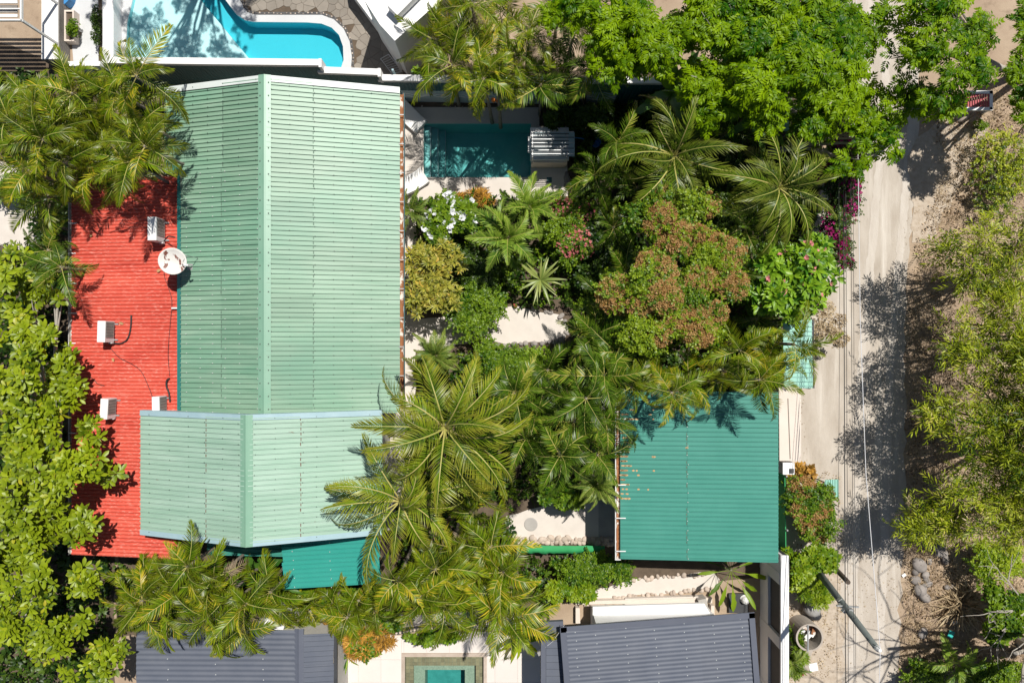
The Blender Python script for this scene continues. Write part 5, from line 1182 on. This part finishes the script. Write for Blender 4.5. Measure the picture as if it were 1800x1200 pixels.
# bamboo-leaved trees on the right
def bam(c, rx, ry, z, n, lab, K=26, sub=.2, seed=1, base=None, hz=1.5):
    lb = lobes(c, rx, ry, z, hz, K, sub, seed); b = base or (min(c[0] + 40, 1830), c[1]); plant('willow_leaved_tree', lab, 'tree', lb, 'bamboo', n, 'lf_bamboo', P(*b, 0), 'narrow leaved trees right of the road', 'bark', .12, 0, 'leaf', (.75, 1.3), .45, 16, seed=seed, extra=[('dry_leaves', 'bamboo', int(n * .1), 'lf_straw', .9, .5, lambda i: i % 3 == 0)])
bam((1758, 450), 92, 85, 3.6, 430, 'topmost narrow leaved tree right of the road, above the dry grass patch', seed=31)
bam((1785, 590), 118, 105, 4.0, 660, 'narrow leaved tree at the right edge in the middle of the roadside row', seed=32)
bam((1755, 745), 112, 98, 4.0, 680, 'dense narrow leaved tree overhanging the shaded middle of the road', seed=33)
bam((1755, 885), 112, 78, 3.7, 580, 'lowest narrow leaved tree reaching over the road near the boulders', seed=34)
bam((1835, 760), 55, 200, 5.0, 420, 'tall narrow leaved crown cut by the right picture edge', seed=35)
bam((1640, 915), 62, 34, 3.0, 200, 'yellowish drooping narrow leaved branch above the boulders', K=8, sub=.4, seed=36, hz=.5)
# mango tree with brown new growth, middle of the garden
lb = lobes((1190, 385), 100, 60, 4.6, .8, 12, .34, 41) + lobes((1175, 540), 120, 95, 5.0, 1.0, 20, .3, 42) + lobes((1260, 470), 60, 60, 4.6, .7, 7, .4, 43)
plant('mango_tree', 'green tree with brownish flower clusters in the middle of the garden', 'tree', lb, 'small', 2600, 'lf_mango', P(1195, 480, 4.6), None, 'bark', .16, 0, 'leaf', (.8, 1.2), .6, 16, extra=[('flower_panicle', 'tiny', 7200, 'lf_brown', .75, .8, lambda i: i % 3 != 0), ], seed=12)
plant('plumeria_tree', 'glossy green plumeria with pink flowers beside the road', 'tree', lobes((1395, 490), 72, 82, 3.6, .8, 14, .32, 44), 'plum', 120, 'lf_plum', P(1395, 490, 3.6), None, 'bark_pale', .1, 170, 'leaf_whorl', (.8, 1.2), .7, 10, extra=[('flowers', 'bigflower', 90, 'fl_pink', 1.0, 1.0, ALL)], seed=13)
plant('shade_tree', 'tree just beyond the top edge dappling the villa pool with shade', 'tree', lobes((150, -590), 230, 200, 10.0, 1.2, 26, .12, 51), 'feather', 300, 'lf_feather', P(160, -620, 10), None, 'bark_pale', .14, 0, 'leaf', (.9, 1.3), .7, 10, seed=19)
# garden shrubs
shrub('croton_bush', 'yellow variegated croton bush beside the green roof gutter', 'shrub', (760, 490), 58, 70, 2.2, 'croton', 60, 'lf_croton', K=12, parts=190, sc=(.75, 1.15))
shrub('flowering_bush', 'green bush covered in white flowers below the plunge pool', 'shrub', (792, 385), 45, 45, 1.6, 'mid', 520, 'lf_shrub', K=9, extra=[('flowers', 'bigflower', 55, 'fl_white', 1.5, 1.05, ALL)])
shrub('flowering_bush', 'thorny bush with coral pink flowers right of the feathery palms', 'shrub', (1003, 405), 48, 60, 1.7, 'small', 420, 'lf_shrub', K=9, extra=[('flowers', 'flower', 420, 'fl_pink', .9, .95, lambda i: i % 3 != 1)])
shrub('green_bush', 'small leaved green bush above the garden path', 'shrub', (832, 545), 55, 45, 1.4, 'small', 620, 'lf_shrub', K=9)
shrub('green_bush', 'dark green bush between croton and feathery palm', 'shrub', (835, 480), 40, 40, 1.2, 'small', 420, 'lf_dark', K=7)
shrub('green_bush', 'light green rounded bush right below the garden path', 'shrub', (868, 640), 45, 40, 1.2, 'small', 600, 'lf_shrub', K=8)
shrub('green_bush', 'light green bush touching the left areca palms of the garden', 'shrub', (920, 635), 36, 34, 1.1, 'small', 420, 'lf_shrub', K=6)
shrub('green_bush', 'broad leaved bush beside the tall coconut palm', 'shrub', (850, 830), 60, 45, 1.3, 'mid', 420, 'lf_dark', K=8)
shrub('green_bush', 'light green bush at the upper corner of the pale forecourt', 'shrub', (985, 868), 42, 28, 1.4, 'mid', 280, 'lf_shrub', K=6)
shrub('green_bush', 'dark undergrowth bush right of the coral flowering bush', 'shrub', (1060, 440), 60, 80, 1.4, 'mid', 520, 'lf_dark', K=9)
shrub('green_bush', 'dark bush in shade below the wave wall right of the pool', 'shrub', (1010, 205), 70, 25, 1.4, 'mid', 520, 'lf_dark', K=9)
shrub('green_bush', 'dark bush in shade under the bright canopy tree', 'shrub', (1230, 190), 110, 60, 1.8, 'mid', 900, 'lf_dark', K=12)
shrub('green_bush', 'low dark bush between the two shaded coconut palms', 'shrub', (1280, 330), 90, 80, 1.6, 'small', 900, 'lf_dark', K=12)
shrub('bromeliad_bed', 'reddish bronze leaf rosettes between pool deck and white flowers', 'shrub', (838, 348), 42, 14, .5, 'spiky', 90, 'lf_orange', K=6, sub=.4)
shrub('bougainvillea', 'magenta bougainvillea hedge along the road edge', 'shrub', (1474, 320), 32, 150, 2.4, 'small', 1000, 'lf_dark', K=22, sub=.5, extra=[('flowers', 'flower', 1500, 'fl_magenta', 1.0, .95, lambda i: i % 3 != 1)])
shrub('bougainvillea', 'small magenta bougainvillea spray below the main hedge', 'shrub', (1475, 440), 24, 40, 2.0, 'small', 130, 'lf_dark', K=6, sub=.4, extra=[('flowers', 'flower', 420, 'fl_magenta', 1.0, .9, ALL)])
shrub('dry_bush', 'grey twiggy dry bush below the plumeria', 'shrub', (1455, 575), 34, 45, 1.4, 'tiny', 320, 'lf_straw', K=7, bark='bark_pale')
shrub('roadside_shrub', 'brown green shrub beside the carport on the road side', 'shrub', (1425, 895), 50, 60, 1.7, 'small', 700, 'lf_shrub', K=11, extra=[('dry_tips', 'tiny', 1500, 'lf_brown', .9, .9, lambda i: i % 2 == 0)])
shrub('roadside_shrub', 'small orange yellow leaved shrub below the utility box', 'shrub', (1412, 830), 26, 16, 1.3, 'mid', 110, 'lf_orange', K=5)
shrub('roadside_shrub', 'lime green shrub around the base of the utility pole', 'shrub', (1420, 995), 46, 42, 1.9, 'mid', 560, 'lf_lime', K=10)
shrub('roadside_shrub', 'pale spiky shrub above the rubbish bags', 'shrub', (1435, 1040), 34, 22, 1.2, 'spiky', 160, 'lf_lime', K=6)
shrub('roadside_shrub', 'grassy green plant at the foot of the roadside wall', 'shrub', (1398, 1150), 16, 50, .7, 'spiky', 170, 'lf_shrub', K=7, sub=.5)
shrub('orange_bush', 'orange leaved bush hanging over the pale patio', 'shrub', (645, 1118), 40, 45, 2.0, 'spiky', 330, 'lf_orange', K=14, sub=.3, hz=1.2, extra=[('green_leaves', 'mid', 130, 'lf_shrub', .9, .5, lambda i: i % 2 == 0)])
shrub('orange_bush', 'small orange leaved bush at the slate roof corner', 'shrub', (598, 1090), 26, 22, 2.0, 'spiky', 180, 'lf_orange', K=5)
shrub('green_bush', 'green bush between orange bush and palms above the patio', 'shrub', (672, 1075), 42, 42, 1.8, 'mid', 380, 'lf_shrub', K=8)
shrub('hedge_bush', 'twiggy green hedge below the green shade cloth', 'shrub', (1045, 1000), 80, 26, 1.3, 'small', 900, 'lf_shrub', K=14, sub=.4, bark='bark_pale', branch_n=14)
shrub('hedge_bush', 'bright green low bush at the left end of the back path', 'shrub', (1005, 1035), 50, 24, 1.0, 'mid', 320, 'lf_lime', K=8)
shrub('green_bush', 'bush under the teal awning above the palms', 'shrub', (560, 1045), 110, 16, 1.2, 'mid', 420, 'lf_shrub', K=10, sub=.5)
shrub('green_bush', 'leafy row of plants along the patio edge', 'shrub', (760, 1118), 60, 8, .5, 'mid', 110, 'lf_shrub', K=10, sub=.6)
shrub('roadside_shrub', 'green shrub in the lower right corner below the dry grass', 'shrub', (1740, 1190), 70, 30, 1.2, 'small', 700, 'lf_shrub', K=9)
shrub('roadside_shrub', 'dark green shrub beside the bare branches at the right edge', 'shrub', (1760, 1075), 42, 55, 1.8, 'mid', 500, 'lf_shrub', K=9)
shrub('roadside_shrub', 'sparse green shrub below the narrow leaved trees', 'shrub', (1755, 985), 55, 35, 1.4, 'small', 420, 'lf_lime', K=8)
shrub('roadside_shrub', 'low green weeds left of the lower right corner shrub', 'shrub', (1630, 1185), 50, 20, .6, 'small', 260, 'lf_shrub', K=7)
shrub('roadside_shrub', 'dry olive scrub on the verge below the red bench', 'shrub', (1760, 300), 60, 80, .9, 'small', 420, 'lf_bamboo', K=10)
shrub('roadside_shrub', 'tiny grey green tuft below the red bench', 'shrub', (1722, 222), 14, 10, .4, 'tiny', 60, 'lf_shrub', K=3)
shrub('green_bush', 'weeds in the shaded corner at the left picture edge', 'shrub', (25, 330), 36, 26, .8, 'small', 220, 'lf_shrub', K=6)
shrub('planter_plants', 'dry green plants growing in the narrow planter box', 'plant', (131, 52), 5, 22, .55, 'tiny', 130, 'lf_shrub', K=6, sub=.9)
shrub('planter_plants', 'dark creeper along the planting strip beside the white terrace wall', 'plant', (172, 45), 5, 60, .5, 'tiny', 160, 'lf_dark', K=10, sub=.9)
shrub('green_bush', 'leafy sprig climbing over the boundary wall by the white villa', 'shrub', (745, 135), 20, 14, 2.3, 'mid', 60, 'lf_lime', K=4)
# strap-leaved and banana plants
def leafy(name, label, cat, c, z, n, tpl, leaf, sc, el, group=None, seed=1, stem=.05):
    r = random.Random(seed); top = P(c[0], c[1], z); e = empty(name, (top.x, top.y, 0), label, cat, group)
    MB().tube([(top.x, top.y, 0), top], [stem * 1.3, stem], 8).build('stem', 'palm_trunk', e); ms = [tmesh('leaf', t_, leaf, True) for t_ in tpl]
    for i in range(n):
        o = bpy.data.objects.new('leaf', ms[i % len(ms)]); COL.objects.link(o); s = sc * r.uniform(.8, 1.15)
        o.matrix_basis = Matrix.Translation(top) @ Matrix.Rotation(i * 2.4 + r.uniform(-.3, .3), 4, 'Z') @ Matrix.Rotation(-r.uniform(*el), 4, 'Y') @ Matrix.Rotation(r.uniform(-.4, .4), 4, 'X') @ Matrix.Scale(s, 4); par(o, e)
    return e
def one_leaf(L, W, sh, droop, fold, seed, nseg=8, wave=0.0):
    tp = T(); V, F, t = leaf_pts(L, W, sh, fold, droop, nseg); r = random.Random(seed)
    if wave:
        for i in range(1, nseg):
            for j in (1 + 3 * (i - 1), 3 + 3 * (i - 1)): V[j][2] += r.uniform(-wave, wave); V[j][1] *= r.uniform(.6, 1.05)
    tp.add(V, F, r.random(), t); return tp
STR = [one_leaf(.95, .06, strap, .35, .4, i) for i in range(3)]; BAN = [one_leaf(1.9, .26, strap, .45, .25, i, 12, .10) for i in range(3)]; BIR = [one_leaf(1.6, .12, lambda s: 0.12 if s < .45 else ovate((s - .45) / .55), .3, .3, i, 12, .02) for i in range(3)]
leafy('strap_leaf_plant', 'large strap leaved rosette at the edge of the garden path', 'plant', (950, 492), 1.0, 22, STR, 'lf_strap', .95, (-.1, .9), seed=3)
leafy('strap_leaf_plant', 'bronze strap leaved rosette below the deck beside the coral flowers', 'plant', (985, 358), .5, 12, STR, 'lf_orange', .5, (.1, .9), seed=4)
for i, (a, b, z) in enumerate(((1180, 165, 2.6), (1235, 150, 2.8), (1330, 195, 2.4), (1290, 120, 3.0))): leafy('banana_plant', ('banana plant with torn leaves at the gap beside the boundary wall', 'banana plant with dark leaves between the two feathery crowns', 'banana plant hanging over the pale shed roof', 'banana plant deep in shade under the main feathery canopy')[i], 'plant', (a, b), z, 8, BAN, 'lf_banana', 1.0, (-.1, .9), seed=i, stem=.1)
leafy('bird_of_paradise_plant', 'long stemmed broad leaved plant below the teal carport corner', 'plant', (1285, 1002), 1.0, 14, BIR, 'lf_shrub', .95, (-.2, .8), seed=8)
leafy('banana_plant', 'broad leaved plant left of the teal awning', 'plant', (465, 1005), 1.8, 8, BAN, 'lf_banana', .75, (.0, .9), seed=15, stem=.08)
leafy('banana_plant', 'low broad leaved plant at the corner of the fan leaf palm', 'plant', (915, 1120), .9, 8, BAN, 'lf_lime', .55, (.0, .8), seed=16, stem=.06)
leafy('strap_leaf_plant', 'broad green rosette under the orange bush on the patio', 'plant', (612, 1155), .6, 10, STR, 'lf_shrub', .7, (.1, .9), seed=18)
# bare tree whose crown lies beyond the right edge
bt = empty('bare_tree', P(1795, 1120), 'pale leafless tree leaning in from the lower right edge', 'tree')
def limb(a, d, L_, r0, depth, out, r):
    pts = [a]; p = a.copy(); dd = d.copy()
    for k in range(4):
        dd = (dd + Vector((r.uniform(-.25, .25), r.uniform(-.25, .25), r.uniform(-.08, .15)))).normalized(); p = p + dd * L_ / 4; pts.append(p.copy())
    out.append((pts, [r0 * (1 - .13 * k) for k in range(5)]))
    if depth:
        for k in range(3): limb(pts[r.choice((2, 3, 4))], (dd + Vector((r.uniform(-.9, .9), r.uniform(-.9, .9), r.uniform(-.2, .5)))).normalized(), L_ * r.uniform(.55, .8), r0 * .5, depth - 1, out, r)
out = []; rb = random.Random(21); bb = P(1795, 1125)
for tgt in ((P(1650, 1000), 6.5), (P(1720, 940), 6.8), (P(1600, 1010), 6.2), (P(1690, 1060), 5.5), (P(1640, 1080), 6.0), (P(1590, 950), 6.0)):
    v = Vector((tgt[0].x, tgt[0].y, tgt[1])) - Vector((bb.x, bb.y, 1.2)); limb(Vector((bb.x, bb.y, 1.2)), v.normalized(), v.length * .8, .13, 3, out, rb)
MB().tube([bb, Vector((bb.x, bb.y, 1.25))], [.26, .2], 10).build('trunk', 'bark_pale', bt)
for pts, rad in out: MB().tube(pts, rad, 6).build('branch', 'bark_pale', bt)
db = empty('dead_branch', P(1770, 1080, .8), 'pale dead branch lying over the shrubs at the right edge', 'branch'); out = []
for d_ in ((-1, .1, .05), (-.9, .5, .1), (-.8, -.4, .1)): limb(P(1815, 1068, 1.5), Vector(d_).normalized(), 1.6, .045, 2, out, rb)
for pts, rad in out: MB().tube(pts, rad, 5).build('twig', 'bark_pale', db)
fl = empty('fallen_branch', P(1760, 260), 'dark forked fallen branch on the dry verge below the bench', 'branch'); out = []
limb(P(1752, 262, .15), Vector((1, .55, .1)).normalized(), 1.3, .07, 1, out, rb)
for pts, rad in out: MB().tube(pts, rad, 6).build('twig', 'old_wood', fl)
# ------------------------------------------------------------------ ground cover
def cover(name, label, polys, n, tw, leaf, z=(.02, .3), sc=(.7, 1.3), avoid=(), up=.9, cat='ground cover'):
    pts = []; w_ = [abs(sum(p[i][0] * p[(i + 1) % len(p)][1] - p[(i + 1) % len(p)][0] * p[i][1] for i in range(len(p)))) for p in polys]; tot = sum(w_)
    for p, wt in zip(polys, w_):
        xs = [q[0] for q in p]; ys = [q[1] for q in p]; k = int(n * wt / tot); c_ = 0
        while c_ < k:
            q = (rr.uniform(min(xs), max(xs)), rr.uniform(min(ys), max(ys)))
            if inside(q, p) and not any(inside(q, a) for a in avoid): v = P(*q); pts.append((v.x, v.y, rr.uniform(*z))); c_ += 1
    p = np.array(pts); m_ = len(p); nr = rng.normal(size=(m_, 3)) * (1 - up) * 2; nr[:, 2] += 1
    o = bpy.data.objects.new(name, scatter(name, TW[tw], p, frames(nr, rng.random(m_) * 6.283, rng.uniform(sc[0], sc[1], m_)), rng.random(m_), leaf)); COL.objects.link(o)
    return tag(o, label, cat, None, 'stuff')
PATHS = [[(700, 185), (1000, 185), (1000, 350), (700, 350)], [(700, 540), (1005, 540), (1005, 610), (700, 630)], [(895, 880), (1090, 870), (1090, 955), (905, 955)]]
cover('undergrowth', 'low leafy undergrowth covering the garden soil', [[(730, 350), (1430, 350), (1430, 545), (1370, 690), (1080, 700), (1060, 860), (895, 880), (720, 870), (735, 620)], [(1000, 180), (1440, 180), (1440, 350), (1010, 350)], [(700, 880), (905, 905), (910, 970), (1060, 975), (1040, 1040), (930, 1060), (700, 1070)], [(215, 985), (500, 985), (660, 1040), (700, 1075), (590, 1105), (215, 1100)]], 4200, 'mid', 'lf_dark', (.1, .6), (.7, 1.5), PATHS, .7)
cover('garden_weeds', 'light green small leaved weeds between the garden plants', [[(735, 350), (1430, 350), (1430, 545), (1370, 690), (1080, 700), (1060, 860), (895, 880), (720, 870), (735, 640)], [(1010, 190), (1440, 190), (1440, 350), (1010, 350)], [(700, 890), (905, 915), (910, 985), (1040, 1030), (700, 1070)]], 3000, 'small', 'lf_shrub', (.2, .9), (.8, 1.5), PATHS, .65)
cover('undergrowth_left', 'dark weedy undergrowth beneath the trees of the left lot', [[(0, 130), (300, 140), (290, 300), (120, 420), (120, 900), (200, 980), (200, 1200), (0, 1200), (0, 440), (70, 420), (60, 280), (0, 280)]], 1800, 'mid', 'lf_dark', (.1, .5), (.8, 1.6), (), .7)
DRY = [[(1625, 180), (1800, 150), (1900, 300), (1900, 1200), (1585, 1200), (1590, 960), (1598, 560), (1612, 420), (1660, 300)]]
cover('dry_grass', 'dry straw coloured grass on the verge right of the road', DRY, 3600, 'blades', 'lf_straw', (.0, .08), (.5, 1.25), (), .6)
cover('leaf_litter', 'brown leaf litter over the verge right of the road', DRY, 4200, 'litter', 'lf_litter', (.015, .05), (.5, 1.3), (), .85)
cover('leaf_litter_garden', 'dry leaves scattered below the roadside shrub and wall', [[(1388, 830), (1480, 830), (1482, 1200), (1388, 1200)]], 420, 'litter', 'lf_straw', (.015, .03), (.4, .9), (), .9)
dgt = empty('dry_grass_tuft', P(1690, 1065), 'large fountain of dry straw grass beside the boulders', 'grass tuft')
p = np.tile(np.array([P(1688, 1060)[:]]), (60, 1)) + rng.normal(size=(60, 3)) * np.array([.22, .22, .03]); nr = rng.normal(size=(60, 3)) * .3; nr[:, 2] += 1
o = bpy.data.objects.new('blades', scatter('blades', TW['blades'], p, frames(nr, rng.random(60) * 6.28, rng.uniform(2.0, 3.6, 60)), rng.random(60), 'lf_straw')); COL.objects.link(o); par(o, dgt); o['kind'] = 'stuff'
# pebbles loose along the road edge
cover('road_pebbles', 'loose gravel and small stones along the road edges', [[(1590, 250), (1640, 250), (1625, 420), (1600, 600), (1585, 600)], [(1395, 690), (1420, 690), (1420, 820), (1395, 820)], [(1440, 900), (1600, 980), (1590, 1200), (1400, 1200)]], 700, 'tiny', 'lf_straw', (.012, .018), (.15, .35), (), .9)
print('all done', len(bpy.data.objects), sum(len(m.polygons) for m in bpy.data.meshes))
